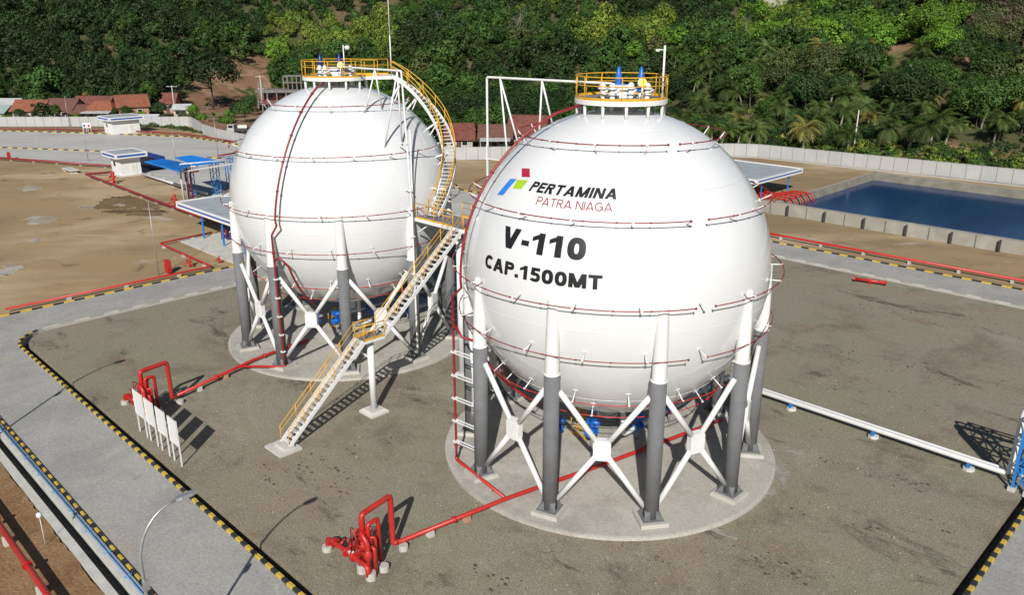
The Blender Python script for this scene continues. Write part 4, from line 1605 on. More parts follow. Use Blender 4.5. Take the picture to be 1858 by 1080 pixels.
# pipes along the left road
mb = MB()
for k, (v, r_) in enumerate(((10.32, .035), (10.18, .05))):
    mb.tube([(-66, v, .16 + .02 * math.sin(3 * k)), (-5, v, .16)], r_, 6)
for i in range(22):
    mb.box((-64 + i * 2.7, 10.25, .08), (.1, .36, .14))
single("roadside_pipe", mb, M['paleblue'], "slim blue pipes on short rests beside the outer kerb of the left road", "pipe", (-35, 10.25, .05))
mb = MB().tube([(-66, 6.85, .62), (-5, 6.85, .62)], .15, 10)
for i in range(11):
    mb.flange((-63 + i * 5.6, 6.85, .62), (1, 0, 0), .24, .12)
t = Thing("fire_main", "thick red fire main over brown soil in the bottom left corner", "pipe", (-35, 6.85, 0))
t.part("main_pipe", mb, M['red'])
for i in range(10):
    t.part("pipe_rest", MB().box((-61 + i * 5.6, 6.85, .2), (.35, .4, .5)), M['palecon'])
u, v = uvpx(68, 905)
mb = MB().cyl((u, v, 0), (u, v, 2.2), .03, n=8)
mb.lathe([(.001, 2.5), (.1, 2.45), (.12, 2.3), (.09, 2.15), (.001, 2.1)], (u, v, 0), 10)
mb2 = uvpx(82, 990)
single("marker_post", MB().cyl((*mb2, 0), (*mb2, 1.75), .02, n=8).lathe([(.001, 2.0), (.13, 1.95), (.14, 1.8), (.1, 1.7), (.001, 1.68)], (*mb2, 0), 10), M['dirtywhite'], "thin post with a white cap on the brown soil at the left edge", "post", (*mb2, 0))


# ---------------------------------------------------------------- fire mains along the roads
def main_line(label, pts, r=.14, z=.5, rests=6.0, site=True, m='red', rest_name="pipe_rest"):
    org = (*pts[len(pts) // 2], 0)
    t = Thing("fire_main", label, "pipe", org, site)
    t.part("main_pipe", MB().pipe([(a, b2, z) for a, b2 in pts], r, 8, bend=.35), M[m])
    cnt = 0
    for q in resample(pts, rests)[1:]:
        t.part(rest_name, MB().prism([(q.x - .14, q.y - .2), (q.x + .14, q.y - .2), (q.x + .14, q.y + .2), (q.x - .14, q.y + .2)], 0, z - r + .02), M['concrete'] if m == 'red' else M['basin'])
    return t


main_line("red fire main along the kerb of the road between the yard and the pond", [(-98, 89.6), (-70, 93.2), (-47.5, 94.2), (-8, 94.5)], .15, .5, 5.2)
main_line("red fire main beside the striped kerb, on the brown ground left of the tanks", [(-84.7, 17.2), (-84.5, 37.4), (-98.5, 37.5), (-99.2, 44.5)], .115, .4, 5.5)
main_line("long red fire main from the white guard booth to the pump house canopy", [(-154.5, 52.1), (-155.4, 48.0), (-115.3, 47.3), (-96, 47.6)], .19, .5, 6, m='darkred')
main_line("red fire main along the near side of the pale concrete apron, far left", [(-207, 35.0), (-187.3, 42.5), (-161.8, 54.5)], .18, .5, 6, m='darkred')
g = lambda a, b2: tuple(ground_pt(a, b2, .4))
main_line("red fire main in front of the perimeter wall, far left background", [g(-20, 233), g(60, 233), g(170, 236), g(262, 238), g(340, 243), g(430, 257)], .15, .45, 9, False, 'darkred')
main_line("short red pipe at the apron corner right of the blue roofs", [g(395, 283), g(432, 277)], .16, .5, 9, False, 'darkred')

# hydrants and red cabinets
def hydrant(px, py, s, label, nm="fire_hydrant"):
    u, v = uvpx(px, py)
    mb = MB()
    mb.cyl((u, v, 0), (u, v, 1.1 * s), .13 * s, n=10)
    mb.lathe([(.2 * s, 1.1 * s), (.2 * s, 1.2 * s), (.13 * s, 1.35 * s), (.001, 1.4 * s)], (u, v, 0), 10)
    mb.flange((u, v, .1), (0, 0, 1), .24 * s, .1)
    for d in ((1, 0), (-1, 0), (0, -1)):
        mb.cyl((u, v, .8 * s), (u + d[0] * .45 * s, v + d[1] * .45 * s, .8 * s), .09 * s, n=8)
        mb.flange((u + d[0] * .42 * s, v + d[1] * .42 * s, .8 * s), (d[0], d[1], 0), .15 * s, .08)
    mb.tube([(u - .5, v - .9 * s, .35), (u, v, .5 * s), (u + .9 * s, v, .35)], .07 * s, 8)
    single(nm, mb, M['red'], label, "hydrant", (u, v, 0))


hydrant(207, 332, 1.5, "red hydrant on the fire main in front of the white guard booth")
hydrant(345, 484, .85, "red hydrant at the bend of the main left of the unlettered tank")
hydrant(318, 373, 1.3, "red hydrant beside the white canopy's near corner")
hydrant(398, 477, .6, "small red hydrant close to the left tank's outermost leg")


def cabinet(px, py, label):
    u, v = uvpx(px, py)
    t = Thing("hose_cabinet", label, "cabinet", (u, v, 0))
    t.part("body", MB().box((u, v, .85), (.8, .45, 1.3)), M['red'])
    t.part("door", MB().box((u + .03, v - .24, .87), (.64, .03, 1.1)), M['red'])
    for a in (-.3, .3):
        t.part("leg", MB().box((u + a, v, .12), (.06, .3, .28)), M['darkred'])


cabinet(306, 496, "red hose cabinet on the brown ground near the left road kerb")
cabinet(17, 289, "red hose cabinet at the far left edge of the picture")
# low table of concrete off the apron
u, v = uvpx(128, 312)
t = Thing("concrete_bench", "low pale slab on short legs standing on the brown ground", "bench", (u, v, 0))
t.part("slab", MB().box((u, v, .6), (4.5, 1.6, .16)), M['palecon'])
for a in (-1.8, 1.8):
    t.part("leg", MB().box((u + a, v, .26), (.25, 1.2, .54)), M['palecon'])
u, v = uvpx(1578, 516)
mb = MB().pipe([(u - 1.5, v - .4, .35), (u + 1.5, v + .42, .35)], .17, 10)
mb.flange((u - 1.45, v - .39, .35), (1, .27, 0), .26, .1).flange((u + 1.45, v + .41, .35), (1, .27, 0), .26, .1)
mb.box((u, v, .09), (.3, .3, .2))
single("pipe_spool", mb, M['red'], "loose red pipe spool lying on the gravel near the far road", "pipe", (u, v, 0))

# ---------------------------------------------------------------- white product pipeline and blue crossing tower
t = Thing("product_pipeline", "pair of white product pipes on low blue supports across the gravel", "pipe", (-25, 50.7, 0))
HT = 4.7
t.part("large_pipe", MB().pipe([(-63, 50.45, .62), (-8.95, 50.45, .62), (-8.9, 50.45, HT + .25), (40, 50.45, HT + .25)], .165, 12, bend=.4), M['white'])
t.part("small_pipe", MB().pipe([(-63, 50.95, .62), (-9.05, 50.95, .62), (-9.0, 50.95, HT + .35), (40, 50.95, HT + .35)], .085, 10, bend=.3), M['white'])
for i, u in enumerate((-58, -52, -46, -40, -34.2, -28.4, -22.64, -16.88, -11.1)):
    sp = t.part("pipe_support", MB().box((u, 50.66, .3), (.16, .9, .22)).box((u, 50.66, .43), (.2, 1.0, .05)), M['bluesteel'])
    t.part("footing", MB().lathe([(.36, 0), (.34, .2), (.001, .22)], (u, 50.5, 0), 8, 0, False), M['palecon'], sp)
tw = Thing("pipe_bridge", "blue steel lattice bridge carrying the white pipes over the right road", "pipe bridge", (-8.2, 50.6, 0))
legs = [(-8.55, 49.75), (-8.55, 51.75), (-7.75, 51.75), (-7.75, 49.75)]
for u, v in legs:
    tw.part("leg", MB().box2((u - .07, v - .07, 0), (u + .07, v + .07, HT)), M['bluesteel'])
    tw.part("footing", MB().box((u, v, .1), (.4, .4, .3)), M['palecon'])
lat = MB()
for i in range(4):
    a, b2 = legs[i], legs[(i + 1) % 4]
    for k in range(3):
        z0, z1 = k * HT / 3, (k + 1) * HT / 3
        lat.bar((*a, z0), (*b2, z1), .06, .06)
        lat.bar((*b2, z0), (*a, z1), .06, .06)
        lat.bar((*a, z1), (*b2, z1), .07, .07)
tw.part("lattice", lat, M['bluesteel'])
br = MB()
for v in (49.75, 51.75):
    for z in (HT - .95, HT):
        br.bar((-8.55, v, z), (40, v, z), .1, .1)
    for k in range(30):
        u0 = -8.55 + k * 1.6
        br.bar((u0, v, HT - .95), (u0 + 1.6, v, HT), .06, .06)
        br.bar((u0, v, HT - .95), (u0, v, HT), .06, .06)
for k in range(30):
    u0 = -8.55 + k * 1.6
    br.bar((u0, 49.75, HT), (u0, 51.75, HT), .08, .08)
    br.bar((u0, 49.75, HT - .95), (u0 + 1.6, 51.75, HT - .95), .06, .06)
tw.part("truss", br, M['bluesteel'])

# ---------------------------------------------------------------- fire water pond
PD = (-54.2, 107.2, -4.0, 142.3)   # u0 v0 u1 v1
pw = Thing("pond_wall", "raised concrete basin wall with buttress fins round the blue pond", "wall", (-30, 107.2, 0))
zt = 1.6
nb = MB().box2((PD[0] - 4, PD[1], -.1), (PD[2], PD[1] + .35, zt))
nb.box2((PD[0], PD[1] + .35, zt - .1), (PD[2], PD[1] + .95, zt - .003))
nb.box2((PD[0], PD[1] + .35, -.1), (PD[2], PD[1] + .9, zt - .1))
pw.part("near_wall", nb, M['basin'])
fins = []
u = -57.4
k = 0
while u < -5:
    if k % 2 == 0:
        pw.part("buttress", MB().prism([(u - .09, PD[1] - .42), (u + .09, PD[1] - .42), (u + .09, PD[1] - .002), (u - .09, PD[1] - .002)], -.05, zt - .12), M['rebar'])  # fins coloured near-black, their cast shadow put into the paint
    else:
        pw.part("wall_joint", MB().box2((u - .05, PD[1] - .03, -.05), (u + .05, PD[1] - .002, zt - .05)), M['joint'])
    u += 2.7
    k += 1


def lining(a0, a1, b0, b1, name, wo, wi):
    """sloped lining: outer top edge a0-a1, inner toe b0-b1"""
    mb = MB()
    (x0, y0), (x1, y1), (x2, y2), (x3, y3) = a0, a1, b1, b0
    o0, o1 = Vector(a0), Vector(a1)
    c_ = (Vector(b0) + Vector(b1)) / 2 - (o0 + o1) / 2
    n_ = Vector((-(o1 - o0).y, (o1 - o0).x)).normalized()
    if n_.dot(c_) > 0:
        n_ = -n_
    out0, out1 = o0 + n_ * wo, o1 + n_ * wo
    i0, i1 = o0 - n_ * wi, o1 - n_ * wi
    vs = [(*out0, -.1), (*out1, -.1), (*out0, zt), (*out1, zt), (*i0, zt), (*i1, zt), (x3, y3, .1), (x2, y2, .1)]
    fs = [(0, 1, 3, 2), (2, 3, 5, 4), (4, 5, 7, 6)]
    mb.add(vs, fs[:2])
    mb.add(vs, fs[2:], 1)
    pw.part(name, mb, [M['basin'], M['wetcon']])


lining((PD[0], PD[3]), (PD[2], PD[3]), (PD[0] + .9, PD[3] - 2.2), (PD[2], PD[3] - 2.2), "far_lining", .5, .35)
lining((PD[0], PD[1]), (PD[0], PD[3] + .6), (PD[0] + .9, PD[1] + .8), (PD[0] + .9, PD[3] - 2.2), "side_lining", .3, .15)
structure("pond_water", MB().add([(PD[0] + .4, PD[1] + .5, .55), (PD[2], PD[1] + .5, .55), (PD[2], PD[3] - .7, .55), (PD[0] + .4, PD[3] - .7, .55)], [(0, 1, 2, 3)]), M['water'])

# pump shelter by the pond
def canopy(name, label, corners, zroof, th, legs, cat="canopy", zfloor=0.0):
    cx = sum(q[0] for q in corners) / len(corners)
    cy = sum(q[1] for q in corners) / len(corners)
    t = Thing(name, label, cat, (cx, cy, 0))
    inn = [(cx + (x - cx) * .975, cy + (y - cy) * .975) for x, y in corners]
    mb = MB()
    k = len(corners)
    # gutter-edged roof: fascia ring with the sheet a little below its top
    vs = [(x, y, zroof) for x, y in corners] + [(x, y, zroof + th) for x, y in corners] + [(x, y, zroof + th) for x, y in inn] + [(x, y, zroof + th - .14) for x, y in inn]
    fs = []
    for i in range(k):
        j = (i + 1) % k
        fs += [(i, j, k + j, k + i), (k + i, k + j, 2 * k + j, 2 * k + i), (2 * k + i, 2 * k + j, 3 * k + j, 3 * k + i)]
    fs.append(tuple(reversed(range(k))))
    mb.add(vs, fs)
    rf = t.part("fascia", mb, M['white'])
    sh = MB()
    sh.add([(x, y, zroof + th - .139) for x, y in inn], [tuple(range(k))])
    a, b2 = Vector(inn[0]), Vector(inn[1])
    d_, e_ = Vector(inn[3]) - a, b2 - a
    for i in range(1, 14):
        q0 = a + e_ * (i / 14) + d_ * .01
        q1 = a + e_ * (i / 14) + d_ * .99
        sh.bar((q0.x, q0.y, zroof + th - .12), (q1.x, q1.y, zroof + th - .12), .06, .05)
    t.part("roof_sheet", sh, M['roofgrey'])
    sp = MB()
    for i in range(k):
        a, b2 = Vector(corners[i]), Vector(corners[(i + 1) % k])
        n_ = Vector(((b2 - a).y, -(b2 - a).x)).normalized()
        if n_.dot((a + b2) / 2 - Vector((cx, cy))) < 0:
            n_ = -n_
        p0, p1 = a.lerp(b2, .03) + n_ * .012, a.lerp(b2, .97) + n_ * .012
        sp.bar((p0.x, p0.y, zroof + th * .52), (p1.x, p1.y, zroof + th * .52), .02, th * .26)
    t.part("blue_stripe", sp, M['stripe'], rf)
    for u, v in legs:
        t.part("column", MB().box2((u - .09, v - .04, zfloor), (u + .09, v + .04, zroof)).box2((u - .03, v - .12, zfloor), (u + .03, v + .12, zroof)).box((u, v, .06), (.4, .4, .12)), M['bluesteel'])
    return t


canopy("pump_shelter", "white flat-roofed shelter with a blue stripe over red pumps beside the pond", [(-73.5, 109.9), (-58.6, 109.9), (-58.6, 124.4), (-73.5, 124.4)], 3.2, .75, [(-59.2, 121.0), (-59.2, 112.5), (-72.5, 112.5), (-72.5, 121)])
pp = Thing("pump_set", "cluster of red suction pipes and pumps reaching over the pond wall", "pump", (-58, 113, 0))
for i in range(5):
    v = 109.5 + i * 1.7
    q = MB().pipe([(-64, v, 1.0), (-58.5, v, 1.0), (-55.8, v, 1.75), (-52.9, v, 1.75), (-52.6, v, .3)], .13, 8, bend=.5)
    q.flange((-60, v, 1.0), (1, 0, 0), .22, .12).flange((-54.6, v, 1.75), (1, 0, 0), .22, .12)
    pp.part("suction_pipe", q, M['red'])
    b_ = MB().cyl((-62.5, v, 1.0), (-61.3, v, 1.0), .45, n=14).box((-62, v, .35), (1.6, .8, .7))
    pp.part("pump_casing", b_, M['rebar'] if i % 2 else M['red'])
pp.part("header_pipe", MB().pipe([(-65, 108.2, .8), (-65, 118, .8)], .22, 8).pipe([(-66, 106, .5), (-57, 106, .5), (-57, 101, .5), (-57, 95, .5)], .18, 8), M['red'])

# ---------------------------------------------------------------- booths
def booth(label, cu, cv, lu, lv, h, site_rot_roof=.95):
    t = Thing("guard_booth", label, "booth", (cu, cv, 0))
    hw, hv = lu / 2, lv / 2
    wl = MB().box2((cu - hw, cv - hv, 0), (cu + hw, cv + hv, h))
    t.part("wall", wl, M['white'])
    t.part("plinth", MB().box2((cu - hw - .5, cv - hv - .5, -.1), (cu + hw + .5, cv + hv + .5, .15)), M['palecon'])
    o_ = site_rot_roof
    c4 = [(cu - hw - o_, cv - hv - o_), (cu + hw + o_, cv - hv - o_), (cu + hw + o_, cv + hv + o_), (cu - hw - o_, cv + hv + o_)]
    mb = MB()
    th = .85
    inn = [(cu + (x - cu) * .95, cv + (y - cv) * .95) for x, y in c4]
    vs = [(x, y, h) for x, y in c4] + [(x, y, h + th) for x, y in c4] + [(x, y, h + th) for x, y in inn] + [(x, y, h + th - .1) for x, y in inn]
    fs = []
    for i in range(4):
        j = (i + 1) % 4
        fs += [(i, j, 4 + j, 4 + i), (4 + i, 4 + j, 8 + j, 8 + i), (8 + i, 8 + j, 12 + j, 12 + i)]
    mb.add(vs, fs + [(3, 2, 1, 0)])
    rf = t.part("roof", mb, M['white'])
    t.part("roof_sheet", MB().add([(x, y, h + th - .099) for x, y in inn] + [(cu, cv, h + th + .12)], [(0, 1, 4), (1, 2, 4), (2, 3, 4), (3, 0, 4)]), M['roofgrey'], rf)
    sp = MB()
    for i in range(4):
        a, b2 = Vector(c4[i]), Vector(c4[(i + 1) % 4])
        n_ = Vector(((b2 - a).y, -(b2 - a).x)).normalized()
        p0, p1 = a.lerp(b2, .06) + n_ * .012, a.lerp(b2, .94) + n_ * .012
        sp.bar((p0.x, p0.y, h + th * .5), (p1.x, p1.y, h + th * .5), .02, .34)
    t.part("blue_stripe", sp, M['stripe'], rf)
    wn = t.part("window", MB().box((cu - hw * .2, cv - hv - .03, h * .62), (1.1, .08, 1.0)), M['dirtywhite'])
    t.part("pane", MB().box((cu - hw * .2, cv - hv - .075, h * .62), (.95, .02, .85)), M['glass'], wn)
    t.part("door", MB().box((cu + hw + .03, cv + hv * .3, 1.05), (.08, .95, 2.1)), M['dirtywhite'])
    return t


booth("white guard booth with a flat blue-striped roof beside the bright blue roofs", -153.3, 54.4, 4.4, 3.5, 3.3, 1.05)
b2_ = booth("white gatehouse with a flat blue-striped roof before the perimeter wall", -214.6, 76.6, 5.6, 6.6, 3.4, 1.0)

# ---------------------------------------------------------------- truck filling stand: bright blue roofs on blue lattice columns
fs_ = Thing("filling_stand", "blue truck filling stand of two sloping roofs on lattice columns", "canopy", (-124, 54, 0))
roofs = [[(262, 294), (296, 289.5), (346, 299.5), (326, 312.5)], [(317, 286.5), (348, 283), (402, 294.5), (355, 300.5)]]
for q4 in roofs:
    pts = [(*uvpx(a, b2, 5.4), 5.4) for a, b2 in q4]
    mb = MB()
    pv = [Vector(q) for q in pts]
    dz = Vector((0, 0, .18))
    mb.add(pv + [q + dz for q in pv], [(0, 1, 2, 3), (7, 6, 5, 4)] + [(i, (i + 1) % 4, 4 + (i + 1) % 4, 4 + i) for i in range(4)])
    for i in range(1, 16):
        f = i / 16
        a_, b_ = pv[0].lerp(pv[3], f) + dz, pv[1].lerp(pv[2], f) + dz
        mb.bar(a_ + Vector((0, 0, .03)), b_ + Vector((0, 0, .03)), .09, .06)
    fs_.part("roof", mb, M['blueroof'])
for px_, py_ in ((348, 357), (394, 352), (420, 341)):
    u, v = uvpx(px_, py_)
    mb = MB()
    for a, b2 in ((-.5, -.5), (.5, -.5), (.5, .5), (-.5, .5)):
        mb.bar((u + a, v + b2, 0), (u + a, v + b2, 5.2), .10, .10)
    for k in range(5):
        z0, z1 = k * 1.04, (k + 1) * 1.04
        for (a, b2), (c_, d_) in (((-.5, -.5), (.5, -.5)), ((.5, -.5), (.5, .5)), ((.5, .5), (-.5, .5)), ((-.5, .5), (-.5, -.5))):
            mb.bar((u + a, v + b2, z0), (u + c_, v + d_, z1), .045, .045)
    fs_.part("lattice_column", mb, M['bluesteel'])
a_, b_ = Vector((*uvpx(328, 311.5, 5.0), 5.0)), Vector((*uvpx(425, 296, 5.0), 5.0))
fs_.part("edge_beam", MB().bar(a_, b_, .16, .22), M['white'])
u0, v0 = uvpx(334, 364)
fs_.part("loading_pipe", MB().pipe([(u0, v0, 0), (u0, v0, 5.6), (b_.x, b_.y - 1.0, 5.6)], .17, 8, bend=.4).pipe([(u0 + .8, v0 + .3, 0), (u0 + .8, v0 + .3, 5.3), (u0 + 2, v0 + 3, 5.3)], .1, 8), M['white'])
fs_.part("loading_hose", MB().pipe([(u0 + 1.3, v0 + .2, 0), (u0 + 1.3, v0 + .2, 5.0), (u0 + 1.6, v0 + 1, 5.0)], .13, 8).pipe([(u0 + 1.9, v0 + .6, 0), (u0 + 1.9, v0 + .6, 4.6), (u0 + 1.9, v0 + 2, 4.6)], .12, 8), M['darkred'])
mb = MB().tube([(*uvpx(258, 315, .6), .6), (*uvpx(375, 351, .6), .6)], .22, 8)
wp = Thing("product_pipeline", "white ground pipe from the guard booth to the lattice columns", "pipe", (*uvpx(310, 332), 0))
wp.part("pipe", mb, M['white'])
for f in (.12, .35, .6, .85):
    q = Vector(uvpx(258, 315)).lerp(Vector(uvpx(375, 351)), f)
    wp.part("pipe_rest", MB().box((q.x, q.y, .2), (.4, .6, .45)), M['palecon'])
# dark blue body on wheels under the stand
mb = MB().box((*uvpx(258, 305), .6), (.4, .4, 1.2))
mb.box((*uvpx(300, 300), 1.0), (7, 2.2, 1.0))
bp = Thing("wheeled_body", "dark blue body on wheels under the blue roof", "trailer", (*uvpx(272, 307), 0))
u, v = uvpx(276, 304)
bp.part("chassis", MB().box((u, v, 1.5), (7.5, 2.3, 1.9)).box((u, v, .7), (7.8, 1.9, .3)), M['navy'])
for a in (-2.6, 1.8, 2.8):
    for s in (-1, 1):
        bp.part("wheel", MB().cyl((u + a, v + s * .85, .5), (u + a, v + s * 1.12, .5), .5, n=14), M['rubber'])

# compressor house canopy beside tank
canopy("compressor_canopy", "white flat canopy with a blue stripe on blue posts, left of the unlettered tank", [(-103.9, 42.3), (-86.0, 42.3), (-86.0, 51.2), (-103.9, 51.2)], 3.3, .8, [(-98.0, 42.9), (-92.6, 42.9), (-87.4, 42.9), (-98, 50.6), (-92.6, 50.6), (-87.4, 50.6)])
structure("compressor_pad", MB().box2((-99.5, 40.2, -.1), (-85, 52, .14)), M['palecon'])
cp = Thing("compressor_set", "dark blue compressors and motors on the floor under the white canopy", "compressor", (-92, 45, 0))
for i, u in enumerate((-95.8, -92.4, -89.2)):
    mb = MB().box((u, 45.5, .3), (2.2, 1.4, .35)).cyl((u - .8, 45.5, 1.0), (u + .5, 45.5, 1.0), .5, n=14).box((u + .8, 45.5, 1.0), (.6, .9, 1.1)).cyl((u + .1, 45.2, 1.4), (u + .1, 45.2, 2.3), .2, n=10)
    cp.part("motor", mb, M['navy'])
    cp.part("pipework", MB().pipe([(u, 44.2, .2), (u, 44.2, 1.6), (u + .9, 44.4, 1.6), (u + .9, 44.4, .3)], .1, 8), M['darkred'])

# ---------------------------------------------------------------- perimeter wall
def wall(label, line, h=2.45, site=False, step=2.4):
    org = (*line[0], 0)
    mb = MB()
    pts = resample(line, step)
    for a, b2 in zip(pts[:-1], pts[1:]):
        d = (b2 - a)
        q0, q1 = a + d * .015, b2 - d * .015
        mb.bar((q0.x, q0.y, h / 2 - .1), (q1.x, q1.y, h / 2 - .1), .14, h + .2)
        mb.bar((q0.x, q0.y, h + .04), (q1.x, q1.y, h + .04), .2, .08)
    for a in pts:
        mb.box((a.x, a.y, h / 2 - .1), (.13, .13, h + .2), 1)
    return single("perimeter_wall", mb, [M['wallcon'], M['joint']], label, "wall", org, site)


wall("long pale precast concrete wall behind the pond, on the right", [(-14, 162.5), (45, 168.0), (50.6, 166.6), (86.1, 136.0), (125, 98)])
wall("pale precast concrete wall curving past the village, far left", [(-175, 219.2), (-118, 219.4), (-85.6, 219.6), (-79.5, 209), (-76.7, 203.5), (-69.5, 193.4), (-59.1, 182.5), (-35, 170.5), (-14.6, 163)])
strip = [(x, y) for x, y in [(45, 166.6), (50, 165.2), (85.2, 134.6), (122, 99)]]
mb = MB()
for a, b2 in zip(strip[:-1], strip[1:]):
    mb.bar((*a, .03), (*b2, .03), 1.1, .12)
structure("footpath", mb, M['concrete'], False)


# ---------------------------------------------------------------- light poles and utility poles
def pole(px, py, h, label, r=.07, arms=(), m=None, z=0.0, grp=None, nm="light_pole", head=True, world_y=None):
    if world_y is None:
        x, y = ground_pt(px, py, z)
    else:
        x, y = px, world_y
        z = float(terrain(x, y))
    mb = MB().tube([(x, y, z - .2), (x, y, z + h)], r * 1.2, 8, r_end=r * .7)
    for hh, L_ in arms:
        mb.bar((x - L_, y, z + hh), (x + L_, y, z + hh), .12, .12)
        for s in (-1, 1):
            mb.cyl((x + s * L_ * .85, y, z + hh), (x + s * L_ * .85, y, z + hh + .25), .06, n=6)
    if head:
        mb.tube([(x, y, z + h - .1), (x + .5, y - .3, z + h + .15)], r * .6, 6)
        mb.box((x + .75, y - .42, z + h + .17), (.6, .25, .12), rz=-.5)
    single(nm, mb, m or M['galv'], label, "pole", (x, y, z), False, grp)


G_ = "slim lamp poles on the far apron"
pole(288, 500, 8.2, "slim grey lamp pole on the brown ground left of the unlettered tank", .05, head=False)
pole(160, 292, 8.0, "slim grey lamp pole at the edge of the pale apron left of the booth", .06, head=False)
pole(322, 317, 8.0, "slim grey lamp pole in front of the bright blue roofs", .06, head=False)
pole(396, 286, 8.2, "slim grey lamp pole right of the blue roofs near the tank", .06, head=False)
pole(126, 229, 8.0, "thin pole by the far wall in front of the brown-roofed houses", .06, head=False)
pole(1547, 285, 9.4, "pale concrete pole behind the perimeter wall on the right", .15, m=M['palecon'], nm="utility_pole", head=False)
pole(318, 208, 8.6, "white utility pole with a crossarm between the village houses", .16, arms=((8.3, 1.6),), m=M['palecon'], nm="utility_pole", head=False)
pole(478, 207, 11.5, "pale utility pole with two crossarms before the unfinished building", .16, arms=((11, 1.3), (7.5, 1.0)), m=M['palecon'], nm="utility_pole", head=False)
# small white signs by the gatehouse
for i, (px_, lb) in enumerate(((155, "small white notice with blue panel left of the gatehouse, the farther left"), (163, "small white notice with red panel beside the gatehouse wall"))):
    x, y = ground_pt(px_, 239)
    t = Thing("notice_board", lb, "sign", (x, y, 0), False)
    for s in (-.35, .35):
        t.part("leg", MB().box((x + s, y, .7), (.08, .08, 1.4)), M['white'])
    t.part("board", MB().box((x, y - .06, 1.7), (1.0, .06, 1.2)), M['white'])
    t.part("panel", MB().box((x, y - .1, 1.6), (.5, .03, .6)), M['stripe'] if i == 0 else M['red'])


# ---------------------------------------------------------------- village houses
def house(label, x, y, wx, wy, hw, hr, roofm, wallm, rz=0.0, ov=.6, hip=False, awning=False, z=None):
    zb = float(terrain(x, y)) if z is None else z
    t = Thing("house", label, "house", (x, y, zb), False)
    t.o.rotation_euler = (0, 0, rz)
    a, b2 = wx / 2, wy / 2
    A = lambda p_, q_, r_: (x + p_, y + q_, zb + r_)
    mb = MB().box2(A(-a, -b2, -1), A(a, b2, hw))
    if not hip:
        mb.add([A(-a, -b2, hw), A(-a, b2, hw), A(-a, 0, hw + hr * .92), A(a, -b2, hw), A(a, b2, hw), A(a, 0, hw + hr * .92)], [(0, 2, 1), (3, 4, 5)])
    t.part("wall", mb, M[wallm])
    o_ = ov
    k = hr / b2
    rf = MB()
    e = hw - k * o_
    th = .14
    if hip:
        r0 = a * .55
        vs = [A(-a - o_, -b2 - o_, e), A(a + o_, -b2 - o_, e), A(a + o_, b2 + o_, e), A(-a - o_, b2 + o_, e), A(-r0, 0, hw + hr), A(r0, 0, hw + hr)]
        fs = [(0, 1, 5, 4), (1, 2, 5), (2, 3, 4, 5), (3, 0, 4), (3, 2, 1, 0)]
    else:
        vs = [A(-a - o_, -b2 - o_, e), A(a + o_, -b2 - o_, e), A(a + o_, 0, hw + hr), A(-a - o_, 0, hw + hr), A(a + o_, b2 + o_, e), A(-a - o_, b2 + o_, e)]
        vs += [(p_, q_, r_ - th) for p_, q_, r_ in vs]
        fs = [(0, 1, 2, 3), (3, 2, 4, 5), (7, 6, 9, 8), (8, 9, 11, 10), (0, 6, 7, 1), (5, 4, 10, 11), (1, 7, 8, 2), (2, 8, 10, 4), (0, 3, 9, 6), (3, 5, 11, 9)]
    rf.add(vs, fs)
    rfo = t.part("roof", rf, M[roofm])
    rows = MB()
    nrow = 12
    for i in range(1, nrow):
        f = i / nrow
        q_ = -b2 - o_ + (b2 + o_) * f
        zz = e + (hw + hr - e) * f
        L_ = a + o_ if not hip else (a + o_) + (a * .55 - a - o_) * f
        rows.bar(A(-L_, q_, zz + .02), A(L_, q_, zz + .02), .07, .06)
    ridge = a + o_ if not hip else a * .55
    rows.bar(A(-ridge, 0, hw + hr + .05), A(ridge, 0, hw + hr + .05), .3, .16)
    t.part("tile_rows", rows, M[roofm], rfo)
    for s in (-.5, .4):
        w_ = t.part("window", MB().box(A(a * s, -b2 - .03, hw * .55), (1.3, .08, 1.1)), M['dirtywhite'])
        t.part("pane", MB().box(A(a * s, -b2 - .08, hw * .55), (1.1, .03, .9)), M['glass'], w_)
    t.part("door", MB().box(A(a * -.05, -b2 - .03, 1.05), (.95, .08, 2.1)), M['bark'])
    if awning:
        t.part("awning", MB().add([A(-a, -b2, hw - .1), A(a, -b2, hw - .1), A(a, -b2 - 2.2, hw - .6), A(-a, -b2 - 2.2, hw - .6)] + [A(-a, -b2, hw - .2), A(a, -b2, hw - .2), A(a, -b2 - 2.2, hw - .7), A(-a, -b2 - 2.2, hw - .7)], [(0, 1, 2, 3), (7, 6, 5, 4), (3, 2, 6, 7), (0, 3, 7, 4), (1, 2, 6, 5)]), M['zinc'])
    return t


def hx(px, y):
    return (px - 929) / FPX * (y * _cp + CAM_H * _sp)


YH = 238
house("orange-roofed house at the far left of the village, behind a dark bush", hx(64, YH), YH, 8.4, 7.5, 2.9, 2.4, 'tile_orange', 'plaster', .02)
house("brown-roofed house second from the left in the village", hx(122, YH + 1), YH + 1, 8.0, 8, 3.1, 2.5, 'tile_brown', 'plaster', -.05)
house("large red-roofed house standing tallest at the back of the village", hx(180, YH + 9), YH + 8, 10, 8, 3.1, 2.6, 'tile_red', 'plaster', 0)
house("orange hip-roofed house with a grey awning in the middle of the village", hx(190, YH + 1), YH + 1, 8.2, 7, 2.6, 2.3, 'tile_orange', 'plaster', 0, awning=True, hip=True)
house("orange-roofed house with a bare brick gable behind the gatehouse", hx(242, YH + 6), YH + 6, 8.0, 9, 3.5, 2.7, 'tile_orange', 'brick', .5)
house("low brown house with a front veranda beside the gatehouse", hx(146, YH - 1), YH - 1, 6.0, 6, 2.2, 1.8, 'tile_brown', 'plaster', .3)
house("small house under a pale green metal roof at the left picture edge", hx(2, YH), YH, 6, 7, 2.2, 1.6, 'teal', 'plaster', 0)
